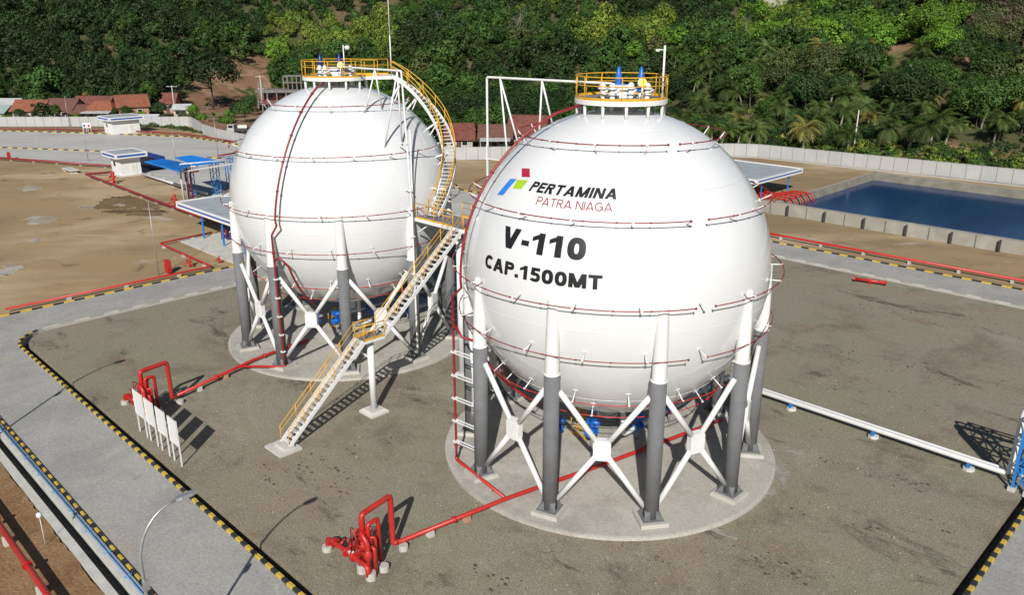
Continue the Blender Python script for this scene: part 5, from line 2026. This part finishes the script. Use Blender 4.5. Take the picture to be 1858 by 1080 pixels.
house("grey-roofed shed among dark trees above the green-roofed house", hx(18, 250), 250, 8, 7, 2.6, 1.8, 'zinc', 'plaster', 0)
house("small dark red-roofed house beside the white utility pole", hx(312, 256), 256, 4, 5, 3.4, 2.4, 'tile_red', 'brick', .0)
house("low shed with a pale zinc roof right of the utility pole", hx(334, 243), 243, 4.2, 5, 2.6, 1.0, 'zinc', 'plaster', .1)
house("white-fronted stall under a zinc roof by the village wall", hx(268, 226), 226, 6, 3.5, 1.8, .6, 'zinc', 'plaster', .0)
YR = 181
house("maroon-roofed house behind the stair head, left of the white pipe", hx(834, YR), YR, 5.6, 8, 2.5, 2.6, 'tile_red', 'plaster', .06)
house("maroon-roofed house with a zinc awning behind the white pipe drop", hx(899, YR + 2), YR + 2, 6.6, 7.5, 2.4, 2.2, 'tile_brown', 'plaster', 0, awning=True)
house("red-roofed house with a dark gable end beside the V-110 tank's shoulder", hx(960, YR + 6), YR + 6, 8, 8.5, 2.9, 3.3, 'tile_red', 'plaster', -.25)
house("small far red-roofed house among the trees right of the V-110 tank top", hx(1232, 300), 300, 8, 6, 2.4, 1.6, 'tile_brown', 'plaster', 0)

# unfinished concrete building on the slope
by = 268
bx = hx(519, by)
zb = float(terrain(bx, by))
ub = Thing("unfinished_building", "unfinished grey concrete frame building on the slope behind the left tank", "building", (bx, by, 0), False)
S_ = 1.0
ub.part("floor_slab", MB().box((bx, by, 5.6), (16.5, 8, .8)), M['rawcon'])
ub.part("floor_slab", MB().box((bx - 3, by, 1.6), (13, 8, .5)), M['rawcon'])
ub.part("roof_slab", MB().box((bx + 3.4, by, 8.2), (6.6, 5, .25)).box((bx + 3.4, by, 10.2), (5.6, 5, .3)), M['rawcon'])
for i in range(6):
    x = bx - 7.6 + i * 3
    for yy in (by - 3.6, by + 3.4):
        ub.part("column", MB().box((x, yy, 2.4), (.4, .4, 6)), M['rawcon'])
for i in range(5):
    x = bx + .5 + i * 1.4
    for yy in (by - 2.3, by + 2.2):
        ub.part("column", MB().box((x, yy, 8.0), (.3, .3, 4.2)), M['rawcon'])
for i in range(3):
    ub.part("column_stub", MB().box((bx - 7.6 + i * 1.2, by - 2, 7.1), (.35, .35, 2.4)), M['rawcon'])
ub.part("back_wall", MB().box((bx - .5, by + 2.2, 3.2), (14, .25, 4.2)).box((bx + 3.4, by + 1.6, 6.9), (5.6, .25, 2.4)).box((bx - 5, by + 1, .4), (6, 5, 2.2)), M['rawcon'])
for i in range(7):
    ub.part("scaffold_prop", MB().cyl((bx - 6.5 + i * 1.9, by - 3.0, 1.8), (bx - 6.5 + i * 1.9 + .1, by - 3.0, 5.2), .07, n=6), M['bark'])
ub.part("parapet", MB().box((bx - 2, by - 3.7, 2.4), (8, .1, 1.0)), M['tile_red'])
# small truck beyond the wall
tx, ty = ground_pt(433, 241)
tk = Thing("parked_truck", "small grey truck with a white load parked beyond the wall left of the tank", "truck", (tx, ty, 0), False)
tk.part("cab", MB().box((tx - 1.6, ty, 1.3), (1.6, 1.9, 1.7)).box((tx - 2.3, ty, .9), (.6, 1.8, .8)), M['zinc'])
tk.part("windscreen", MB().box((tx - 1.6, ty - .96, 1.7), (1.1, .04, .6)), M['glass'])
tk.part("load_bed", MB().box((tx + .9, ty, 1.0), (3.2, 1.9, .7)), M['rebar'])
tk.part("load", MB().box((tx + 1.2, ty - .2, 1.7), (2.2, 1.6, .7), rz=.2), M['dirtywhite'])
for a in (-1.7, 1.5):
    for s in (-.8, .8):
        tk.part("wheel", MB().cyl((tx + a, ty + s - .12, .42), (tx + a, ty + s + .12, .42), .42, n=12), M['rubber'])

# ---------------------------------------------------------------- vegetation
def leaf_quads(cent, nrm, size, rs, asp=1.0):
    n_ = len(cent)
    t_ = rs.normal(size=(n_, 3))
    t_ -= nrm * (t_ * nrm).sum(1, keepdims=True)
    t_ /= np.linalg.norm(t_, axis=1, keepdims=True) + 1e-9
    b2 = np.cross(nrm, t_)
    s = (size * rs.uniform(.6, 1.35, n_))[:, None]
    t_, b2 = t_ * s * .5, b2 * s * .5 * asp
    q = np.stack([cent - t_ - b2 * .6, cent + t_ * .2 - b2, cent + t_ + b2 * .5, cent - t_ * .3 + b2], 1)
    return q.reshape(-1, 3), np.arange(n_ * 4).reshape(-1, 4)


def crown_arrays(rs, rx, rz, zc, nclump, nleaf, size, spread=1.0, flat=0.0):
    """rounded leaf clumps over an uneven dome, with looser leaves inside; returns verts, faces, leafvar"""
    C_, N_, Vv = [], [], []
    ga = 2.399963
    for k in range(nclump):
        f = (k + .5) / nclump
        zz = 1 - 1.55 * f
        a = k * ga + rs.uniform(-.4, .4)
        hr = math.sqrt(max(0, 1 - zz * zz))
        d0 = np.array([hr * math.cos(a), hr * math.sin(a), zz])
        cpos = d0 * np.array([rx, rx, rz]) * rs.uniform(.52, .92)
        cr = rs.uniform(.26, .46) * rx
        cv = rs.uniform(.78, 1.25)
        m_ = max(6, nleaf // nclump)
        d = rs.normal(size=(m_, 3)) + d0 * .55
        d /= np.linalg.norm(d, axis=1, keepdims=True)
        rad = cr * rs.uniform(.55, 1.25, (m_, 1))
        p_ = cpos + d * rad * np.array([1, 1, .8])
        nn = d * .7 + d0 * .3 + rs.normal(size=(m_, 3)) * .42 + np.array([0, 0, .25])
        nn /= np.linalg.norm(nn, axis=1, keepdims=True)
        C_.append(p_)
        N_.append(nn)
        Vv.append(cv * rs.uniform(.8, 1.2, m_))
    C_, N_, Vv = np.concatenate(C_), np.concatenate(N_), np.concatenate(Vv)
    C_[:, 2] += zc
    vs, fs = leaf_quads(C_, N_, np.full(len(C_), size), rs)
    return vs, fs, np.repeat(Vv, 4)


def trunk_mb(rs, h, r, limbs, rx, zc, lean=.4):
    mb = MB()
    top = Vector((rs.uniform(-lean, lean), rs.uniform(-lean, lean), h))
    mb.tube([(0, 0, -1.2), (top.x * .3, top.y * .4, h * .45), top], r, 7, r_end=r * .45)
    for k in range(limbs):
        a = rs.uniform(0, 6.28)
        s0 = Vector((0, 0, 0)).lerp(top, rs.uniform(.5, .95))
        L_ = rx * rs.uniform(.5, .95)
        e = s0 + Vector((math.cos(a) * L_, math.sin(a) * L_, rs.uniform(.2, .9) * rx * .8))
        mid_ = s0.lerp(e, .5) + Vector((0, 0, -.1 * L_))
        mb.tube([s0, mid_, e], r * .45, 5, r_end=r * .12)
    return mb


TREES = []


def make_tree(kind):
    rs = np.random.RandomState(100 + len(TREES))
    if kind == 'round':
        rx, rz, h, n_, sz, fl, sp = rs.uniform(3.0, 3.9), rs.uniform(2.5, 3.4), 4.2, 2600, .34, 0, 1
        zc, ncl = h + rz * .35, 26
    elif kind == 'tall':
        rx, rz, h, n_, sz, fl, sp = rs.uniform(2.2, 2.9), rs.uniform(3.6, 4.6), 5.5, 2400, .33, 0, 1
        zc, ncl = h + rz * .25, 24
    elif kind == 'wide':
        rx, rz, h, n_, sz, fl, sp = rs.uniform(4.0, 5.0), rs.uniform(2.0, 2.6), 5.0, 2800, .35, .3, 1
        zc, ncl = h + rz * .5, 28
    else:   # shrub
        rx, rz, h, n_, sz, fl, sp = rs.uniform(1.6, 2.2), rs.uniform(1.2, 1.6), .9, 800, .30, 0, 1
        zc, ncl = rz * .75, 14
    vs, fs, lv = crown_arrays(rs, rx, rz, zc, ncl, n_, sz, sp, fl)
    cm = np_mesh("crown", vs, fs, [M['leaf']], False, [("leafvar", 'FLOAT', lv)])
    tm = trunk_mb(rs, h + rz * .3, .2 if kind != 'shrub' else .07, 6, rx, zc).mesh("trunk", [M['bark']])
    TREES.append((kind, cm, tm))
    return cm, tm


KIND = {k: [make_tree(k) for _ in range(3)] for k in ('round', 'tall', 'wide', 'shrub')}


def palm_meshes(seed):
    rs = np.random.RandomState(seed)
    h = rs.uniform(3.2, 6.2)
    ln = rs.uniform(-1.2, 1.2, 2)
    tm = MB()
    tm.tube([(ln[0] * f * f, ln[1] * f * f, h * f - (1 if f == 0 else 0)) for f in (0, .25, .5, .75, 1)], .2, 8, r_end=.12)
    C_, F_, Vv = [], [], []
    cnt = 0
    nf = 24
    for k in range(nf):
        a = 2 * math.pi * k / nf * 2.4 + rs.uniform(-.2, .2)
        el = rs.uniform(-.15, 1.35)
        L_ = rs.uniform(3.3, 4.3)
        d = np.array([math.cos(a), math.sin(a), 0])
        sd_ = np.array([-math.sin(a), math.cos(a), 0])
        pos = np.array([ln[0], ln[1], h])
        ang = el
        ribs = [pos.copy()]
        for s in range(9):
            pos = pos + (d * math.cos(ang) + np.array([0, 0, math.sin(ang)])) * L_ / 9
            ang -= .21
            ribs.append(pos.copy())
        cv = rs.uniform(.65, 1.25)
        for s in range(1, 10):
            wl = .95 * math.sin(math.pi * min(1, .18 + s / 10.5)) * rs.uniform(.8, 1.15)
            for sg in (-1, 1):
                for hh in (0, .5):
                    p0 = ribs[s - 1] * (1 - hh) + ribs[s] * hh
                    p1 = p0 + (ribs[s] - ribs[s - 1]) * .42
                    tip = (p0 + p1) / 2 + sd_ * sg * wl + np.array([0, 0, -wl * .45]) + (ribs[s] - ribs[s - 1]) * .7
                    C_ += [p0, p1, tip, p0 * .5 + tip * .5]
                    F_.append([cnt, cnt + 1, cnt + 2, cnt + 3])
                    cnt += 4
                    Vv += [cv * rs.uniform(.8, 1.2)] * 4
    cm = np_mesh("fronds", np.array(C_), np.array(F_), [M['leaf']], False, [("leafvar", 'FLOAT', np.array(Vv))])
    return cm, tm.mesh("trunk", [M['palebark']])


def banana_meshes(seed):
    rs = np.random.RandomState(seed)
    C_, F_, Vv = [], [], []
    cnt = 0
    for k in range(8):
        a = rs.uniform(0, 6.28)
        ang = rs.uniform(.6, 1.45)
        L_ = rs.uniform(1.6, 2.4)
        d = np.array([math.cos(a), math.sin(a), 0])
        sd_ = np.array([-math.sin(a), math.cos(a), 0])
        pos = np.array([0, 0, 1.5])
        prev = None
        cv = rs.uniform(.75, 1.3)
        for s in range(6):
            wl = .34 * math.sin(math.pi * (.1 + .85 * s / 5))
            row = [pos - sd_ * wl + np.array([0, 0, -wl * .25]), pos, pos + sd_ * wl + np.array([0, 0, -wl * .25])]
            C_ += row
            Vv += [cv] * 3
            if prev is not None:
                F_ += [[prev, prev + 1, cnt + 1, cnt], [prev + 1, prev + 2, cnt + 2, cnt + 1]]
            prev = cnt
            cnt += 3
            pos = pos + (d * math.cos(ang) + np.array([0, 0, math.sin(ang)])) * L_ / 5
            ang -= .33
    cm = np_mesh("leaves", np.array(C_), np.array(F_), [M['leaf']], False, [("leafvar", 'FLOAT', np.array(Vv))])
    return cm, MB().tube([(0, 0, -.5), (0, 0, 1.6)], .13, 7, r_end=.08).mesh("stem", [M['palebark']])


KIND['palm'] = [palm_meshes(40 + i) for i in range(4)]
KIND['banana'] = [banana_meshes(60 + i) for i in range(3)]


def bare_mesh(seed):
    rs = np.random.RandomState(seed)
    mb = MB()

    def grow(p_, d, L_, r, dep):
        e = p_ + d * L_
        mb.tube([p_, p_.lerp(e, .5) + Vector(rs.uniform(-.1, .1, 3)) * L_ * .4, e], r, 5, r_end=r * .55)
        if dep == 0:
            return
        for _ in range(3):
            nd = (d + Vector(rs.uniform(-.85, .85, 3)) + Vector((0, 0, .15))).normalized()
            grow(p_.lerp(e, rs.uniform(.6, 1)), nd, L_ * rs.uniform(.55, .75), r * .5, dep - 1)

    grow(Vector((0, 0, -.5)), Vector((0, 0, 1)), 4.2, .2, 4)
    return mb.mesh("bare_tree", [M['palebark']])


BARE = [bare_mesh(80 + i) for i in range(2)]

TINT = {
    'dark': (0.027, 0.055, 0.015), 'mid': (0.048, 0.098, 0.020), 'bright': (0.105, 0.205, 0.022),
    'yellow': (0.138, 0.195, 0.030), 'olive': (0.080, 0.100, 0.032), 'brown': (0.098, 0.080, 0.048),
    'palm': (0.080, 0.122, 0.030), 'palmy': (0.21, 0.19, 0.050)}


def stand(x, y, sc, seed):
    """smooth value in 0..1: neighbouring trees belong to the same stand"""
    q = math.sin(x / sc + seed) * math.cos(y / (sc * 1.7) + seed * 2.1) + .6 * math.sin((x + y) / (sc * .55) + seed * 3.7) + .5 * math.sin((x - 1.6 * y) / (sc * .8) + seed)
    return min(1, max(0, .5 + q / 3.2))


def zone_tint(px, py, rs):
    """which stand of trees grows at this spot of the hillside"""
    r_ = rs.uniform()
    if 1470 < px < 1750 and 10 < py < 95:
        return 'bright' if r_ < .7 else 'mid'
    if 1330 < px < 1480 and 15 < py < 110:
        return 'yellow' if r_ < .5 else ('bright' if r_ < .65 else 'mid')
    if 480 < px < 730 and 30 < py < 92:
        return 'yellow' if r_ < .72 else 'mid'
    if 1040 < px < 1215 and 38 < py < 72:
        return 'yellow' if r_ < .65 else 'mid'
    if 930 < px < 1320 and py < 38:
        return 'dark' if r_ < .45 else ('mid' if r_ < .85 else 'yellow')
    if 1180 < px and py > 100:
        return 'dark' if r_ < .48 else ('mid' if r_ < .7 else ('olive' if r_ < .92 else 'brown'))
    if 1740 < px:
        return 'brown' if r_ < .14 else ('olive' if r_ < .35 else ('dark' if r_ < .75 else 'mid'))
    if px < 480:
        return 'dark' if r_ < .66 else ('mid' if r_ < .92 else 'olive')
    if 730 < px < 1040:
        return 'dark' if r_ < .4 else ('mid' if r_ < .82 else ('olive' if r_ < .93 else 'brown'))
    return 'dark' if r_ < .35 else ('mid' if r_ < .75 else ('bright' if r_ < .85 else 'olive'))


def cleared(px, py, x, y):
    """bare patches and buildings where no tree grows"""
    if 325 < px < 492 and 98 < py < 240:
        return rnd.random() < .96
    if 455 < px < 565 and py > 118 and y < 284:
        return True
    if 1598 < px < 1682 and 72 < py < 114:
        return rnd.random() < .9
    if 1690 < px < 1770 and 96 < py < 130:
        return rnd.random() < .5
    return False


def near_building(x, y):
    for hx_, hy_, r_ in HOUSES:
        if abs(x - hx_) < r_ and -r_ - 1 < (y - hy_) < r_ + 1.5:
            return True
    return False


HOUSES = [(o.location.x, o.location.y, 6.5) for o in list(scene.objects) if o.get("category") in ("house",)] + [(bx, by, 9.5)]


def plant(kind, x, y, z, s, rz, tint, label, cat, grp, tall=1.0):
    cm, tm = KIND[kind][rnd.randrange(len(KIND[kind]))]
    nm = {'palm': 'palm_tree', 'banana': 'banana_plant', 'shrub': 'shrub'}.get(kind, 'tree')
    t = bpy.data.objects.new(nm, None)
    t.empty_display_size = .5
    COL.objects.link(t)
    t.location = (x, y, z)
    t.rotation_euler = (0, 0, rz)
    t.scale = (s, s, s * tall)
    tag(t, label, cat, grp)
    j = rnd.uniform(.72, 1.35)
    for me, n2 in ((cm, cm.name.split('.')[0]), (tm, tm.name.split('.')[0])):
        o = bpy.data.objects.new(n2, me)
        COL.objects.link(o)
        o.parent = t
        o.color = (*(q * j for q in TINT[tint]), 1)
    return t


# candidate sites: jittered grid over the visible slope
sites = []
yy = 168.0
while yy < 640:
    sp = 4.9 if yy < 260 else (5.4 if yy < 360 else 6.6)
    xw = 0.86 * yy
    xx = -xw
    while xx < xw:
        x, y = xx + rnd.uniform(-.5, .5) * sp, yy + rnd.uniform(-.5, .5) * sp
        xx += sp
        wy_ = float(np.interp(x, [-400, -85.6, -76.7, -59.1, -30, -11, 45, 50.6, 111, 300], [219, 219.5, 203.5, 182.5, 170, 164, 168, 168.5, 112, -75]))
        if y < wy_ + 4:
            continue
        d = float(hill_d(np.array(x), np.array(y)))
        z = float(terrain(x, y))
        px_, py_ = px_of(x, y, z + 3)
        if px_ < -290 or px_ > 2150 or py_ < -70:
            continue
        sites.append((y, x, d, z, px_, py_))
    yy += sp
sites.sort()

GR = {'dark': ("dark green broadleaf tree in the wood behind the site", "dark trees of the wooded hillside"),
      'mid': ("mid green broadleaf tree in the wood behind the site", "green trees of the wooded hillside"),
      'bright': ("bright green tree with vivid leaves on the hillside", "bright green trees of the hillside"),
      'yellow': ("yellow-green tree in the pale stand on the hillside", "yellow-green trees of the hillside"),
      'olive': ("dull olive tree in the wood behind the site", "olive trees of the wooded hillside"),
      'brown': ("dry brownish tree among the green hillside trees", "dry brown trees of the hillside")}
class STAND:
    def __init__(s, x, y):
        s.q = min(.999, max(0, stand(x, y, 19, 1.0) * .75 + rnd.random() * .25))

    def uniform(s):
        return s.q


n_tree = n_palm = n_ban = n_shr = 0
far_trees = []
for (y, x, d, z, px_, py_) in sites:
    if near_building(x, y) or cleared(px_, py_, x, y):
        continue
    right = px_ > 1180
    flat_ = d < 3
    # open ground beyond the wall by the village and behind the right wall
    if flat_:
        if 330 < px_ < 600 and y < 283:
            if rnd.random() < .93:
                continue
        elif px_ < 345 and y < 253 and rnd.random() < .93:
            continue
        elif 800 < px_ < 1000 and y < 190:
            continue
    r_ = rnd.random()
    if right and py_ > 90 and y < 265 and n_palm < 150 and r_ < (.5 if 1450 < px_ < 1800 else .32):
        yel = rnd.random() < .13
        plant('palm', x, y, z, rnd.uniform(.95, 1.45), rnd.uniform(0, 6.28), 'palmy' if yel else 'palm',
              "yellowing coconut palm on the lower slope behind the right wall" if yel else "green coconut palm on the lower slope behind the right wall", "palm",
              "yellowing palms behind the right wall" if yel else "green palms behind the right wall")
        n_palm += 1
        continue
    if not right and d < 35 and n_palm < 140 and r_ < .04:
        plant('palm', x, y, z, rnd.uniform(.8, 1.05), rnd.uniform(0, 6.28), 'palmy' if rnd.random() < .4 else 'palm', "coconut palm at the foot of the hill behind the village", "palm", "palms behind the village")
        n_palm += 1
        continue
    tint = zone_tint(px_, py_, STAND(x, y))
    if n_tree < 290 and (d < 75 or y < 300) and -40 < px_ < 1900:
        k = ('round', 'round', 'tall', 'wide')[rnd.randrange(4)]
        s = rnd.uniform(.4, .75) if (right and d < 18) else rnd.uniform(.68, 1.25)
        plant(k, x, y, z - .3, s, rnd.uniform(0, 6.28), tint, GR[tint][0], "tree", GR[tint][1])
        n_tree += 1
    else:
        far_trees.append((x, y, z, tint))

# the single trees one can pick out
for px_, py_, kind, s, tint, lb in (
        (387, 198, 'wide', 2.0, 'dark', "large dark spreading tree beyond the wall, right of the white utility pole"),
        (275, 205, 'tall', 1.0, 'mid', "slender climber-covered tree between village houses and utility pole"),
        (62, 212, 'shrub', 1.6, 'dark', "dark bush in front of the far left orange-roofed house"),
        (160, 209, 'shrub', 1.3, 'bright', "bright green bush over the wall before the brown roofs"),
        (222, 207, 'shrub', 1.4, 'dark', "dark bush between the gatehouse roof and the brick gable"),
        (445, 222, 'round', .75, 'mid', "small dense tree beside the grey truck, left of the tank")):
    x, y = ground_pt(px_, py_)
    plant(kind, x, y, 0, s, rnd.uniform(0, 6), tint, lb, "tree" if kind != 'shrub' else "bush", None)
for px_, py_, s, tint in ((185, 190, .95, 'palmy'), (478, 168, 1.0, 'palm')):
    x, y = ground_pt(px_, py_)
    x, y = (px_ - 929) / FPX * 262, 255
    plant('palm', x, y, float(terrain(x, y)), s, 1.0, tint, "yellow-green palm rising behind the red village roofs" if px_ < 300 else "coconut palm above the unfinished concrete building", "palm", None)
for i, (px_, py_, s, k) in enumerate(((38, 211, .45, 'round'), (105, 212, .5, 'tall'), (138, 209, .8, 'shrub'), (210, 211, .4, 'tall'), (232, 208, .5, 'round'), (258, 206, .9, 'shrub'), (292, 203, .55, 'round'), (300, 212, .8, 'shrub'), (12, 210, .8, 'shrub'), (88, 207, .7, 'shrub'), (340, 214, .8, 'shrub'), (352, 206, .5, 'round'), (428, 205, .5, 'round'), (460, 200, .6, 'tall'), (415, 214, .9, 'shrub'))):
    x, y = ground_pt(px_, py_ + 9)
    plant(k, x, y, -.1, s, rnd.uniform(0, 6), ('dark', 'mid', 'bright')[i % 3], "small green tree or bush between the village houses and the wall", "bush", "greenery in front of the village houses")
# pale leafless trees
for i, (px_, y, s, lb) in enumerate(((938, 300, 1.0, "pale leafless tree on the dark slope between the two tanks"), (802, 345, .9, "pale leafless tree on the slope above the stair head"), (1790, 330, 1.0, "grey leafless tree high on the right hillside"), (1340, 250, .7, "pale bare tree beside the palms right of the V-110 tank"), (1610, 285, .8, "pale bare tree standing below the bright green stand"))):
    x = hx(px_, y)
    o = bpy.data.objects.new("bare_tree", BARE[i % 2])
    COL.objects.link(o)
    o.location = (x, y, float(terrain(x, y)) + 1.5)
    o.scale = (s * 1.3,) * 3
    o.rotation_euler = (0, 0, i * 1.3)
    tag(o, lb, "tree")
# shrubs and banana plants behind the right wall and inside the left one
for i in range(120):
    px_ = rnd.uniform(1310, 1870)
    f = (px_ - 1330) / 528
    y0 = 282 + 56 * f
    x, y = ground_pt(px_, y0)
    off = rnd.uniform(4, 24)
    x, y = x + off * S2, y + off * S2
    z = float(terrain(x, y))
    if rnd.random() < .4:
        plant('banana', x, y, z, rnd.uniform(.75, 1.2), rnd.uniform(0, 6), 'palmy' if rnd.random() < .4 else 'bright', "low banana plant growing behind the right perimeter wall", "plant", "banana plants behind the right wall")
    else:
        plant('shrub', x, y, z - .2, rnd.uniform(.6, 1.25), rnd.uniform(0, 6), ('olive', 'mid', 'yellow', 'dark')[rnd.randrange(4)], "low green shrub growing behind the right perimeter wall", "bush", "shrubs behind the right wall")
for i in range(16):
    f = i / 15
    px_, py_ = 255 + 115 * f + rnd.uniform(-3, 3), 229 + 13 * f * f + rnd.uniform(-1, 1)
    x, y = ground_pt(px_, py_)
    plant('shrub', x, y, -.2, rnd.uniform(.3, .6), rnd.uniform(0, 6), 'mid', "small weed bush at the inner foot of the far left wall", "bush", "weeds at the foot of the far left wall")
for i in range(14):
    px_ = rnd.uniform(330, 470)
    x, y = ground_pt(px_, rnd.uniform(196, 222))
    if y < np.interp(x, [-85.6, -59], [222, 186]):
        continue
    plant(('shrub', 'banana')[rnd.random() < .35], x, y, -.1, rnd.uniform(.5, 1.0), rnd.uniform(0, 6), ('mid', 'olive', 'bright')[i % 3], "low plant on the open ground beyond the curve of the wall", "plant", "plants on the open ground beyond the wall")

# undergrowth: low scrub between the trunks, one mass
rs = np.random.RandomState(15)
scr = []
for i in range(5):
    a = rs.uniform(1.1, 1.9)
    scr.append(crown_arrays(rs, a, a * rs.uniform(.55, .9), a * .35, 8, 150, .36))
AV, AF, AL, AT = [], [], [], []
off = 0
yy = 135.0
while yy < 330:
    sp = 2.7 if yy < 240 else 3.4
    xx = -.8 * yy
    while xx < .8 * yy:
        x, y = xx + rs.uniform(-1, 1), yy + rs.uniform(-1, 1)
        xx += sp
        wy_ = float(np.interp(x, [-400, -85.6, -76.7, -59.1, -30, -11, 45, 50.6, 111, 300], [219, 219.5, 203.5, 182.5, 170, 164, 168, 168.5, 112, -75]))
        if y < wy_ + 3.5 or near_building(x, y):
            continue
        d = float(hill_d(np.array(x), np.array(y)))
        z = float(terrain(x, y))
        px_, py_ = px_of(x, y, z + 1)
        if px_ < -230 or px_ > 2090 or d > 70:
            continue
        if px_ < 610 and (d < 2 or (330 < px_ < 490 and 100 < py_)) and rs.uniform() < .86:
            continue
        if cleared(px_, py_, x, y):
            continue
        if px_ > 1180 and rs.uniform() < .18 + .3 * (stand(x, y, 11, 4) > .6):
            continue
        vs, fs, lv = scr[rs.randint(5)]
        s = rs.uniform(.5, 1.25)
        a = rs.uniform(0, 6.28)
        ca, sa = math.cos(a), math.sin(a)
        q = np.stack([(vs[:, 0] * ca - vs[:, 1] * sa) * s + x, (vs[:, 0] * sa + vs[:, 1] * ca) * s + y, vs[:, 2] * s + z - .2], 1)
        AV.append(q)
        AF.append(fs + off)
        AL.append(lv)
        k = stand(x, y, 9, 2) * .7 + rs.uniform() * .3
        tint = ('dark', 'mid', 'olive', 'yellow', 'mid', 'bright')[min(5, int(k * 6))] if px_ > 1180 else ('dark', 'mid', 'mid', 'olive')[min(3, int(k * 4))]
        if px_ > 1180 and d < 7 and rs.uniform() < .6:
            tint = ('yellow', 'olive', 'bright')[rs.randint(3)]
        c_ = np.array([*TINT[tint], 1.0]) * np.array([*([rs.uniform(.7, 1.25)] * 3), 1])
        AT.append(np.repeat(c_[None], len(q), 0))
        off += len(q)
    yy += sp
me = np_mesh("undergrowth", np.concatenate(AV), np.concatenate(AF), [M['leafstuff']], False, [("leafvar", 'FLOAT', np.concatenate(AL)), ("tint", 'FLOAT_COLOR', np.concatenate(AT))])
o = bpy.data.objects.new("undergrowth", me)
COL.objects.link(o)
o["kind"] = "stuff"
tag(o, "low olive and green scrub under the trees behind the perimeter wall", "undergrowth")

# the far wood: one mass
rs = np.random.RandomState(5)
protos = []
for i in range(6):
    a = rs.uniform(2.7, 3.9)
    protos.append(crown_arrays(rs, a, a * rs.uniform(.7, 1.15), 3.2 + a * .4, 18, 760, .54))
AV, AF, AL, AT = [], [], [], []
off = 0
for (x, y, z, tint) in far_trees:
    vs, fs, lv = protos[rs.randint(6)]
    s = rs.choice([.6, .75, .9, 1.05, 1.3], p=[.15, .25, .3, .2, .1]) * rs.uniform(.9, 1.1)
    if y > 430:
        keep = rs.permutation(len(fs))[:460]
        keep.sort()
        ix = fs[keep].ravel()
        vs, lv = vs[ix], lv[ix]
        fs = np.arange(len(ix)).reshape(-1, 4)
        s *= 1.2
    a = rs.uniform(0, 6.28)
    ca, sa = math.cos(a), math.sin(a)
    q = np.stack([(vs[:, 0] * ca - vs[:, 1] * sa) * s + x, (vs[:, 0] * sa + vs[:, 1] * ca) * s + y, vs[:, 2] * s + z - .8], 1)
    AV.append(q)
    AF.append(fs + off)
    AL.append(lv)
    c_ = np.array([*TINT[tint], 1.0]) * np.array([*([rs.uniform(.65, 1.4)] * 3), 1]) * np.array([rs.uniform(.88, 1.15), 1, 1, 1])
    AT.append(np.repeat(c_[None], len(q), 0))
    off += len(q)
me = np_mesh("far_wood", np.concatenate(AV), np.concatenate(AF), [M['leafstuff']], False, [("leafvar", 'FLOAT', np.concatenate(AL)), ("tint", 'FLOAT_COLOR', np.concatenate(AT))])
o = bpy.data.objects.new("far_wood", me)
COL.objects.link(o)
o["kind"] = "stuff"
tag(o, "dense green wood covering the upper hillside behind the whole site", "wood")
print("trees", n_tree, "palms", n_palm, "far", len(far_trees), "objects", len(scene.objects), "quads", len(me.polygons))
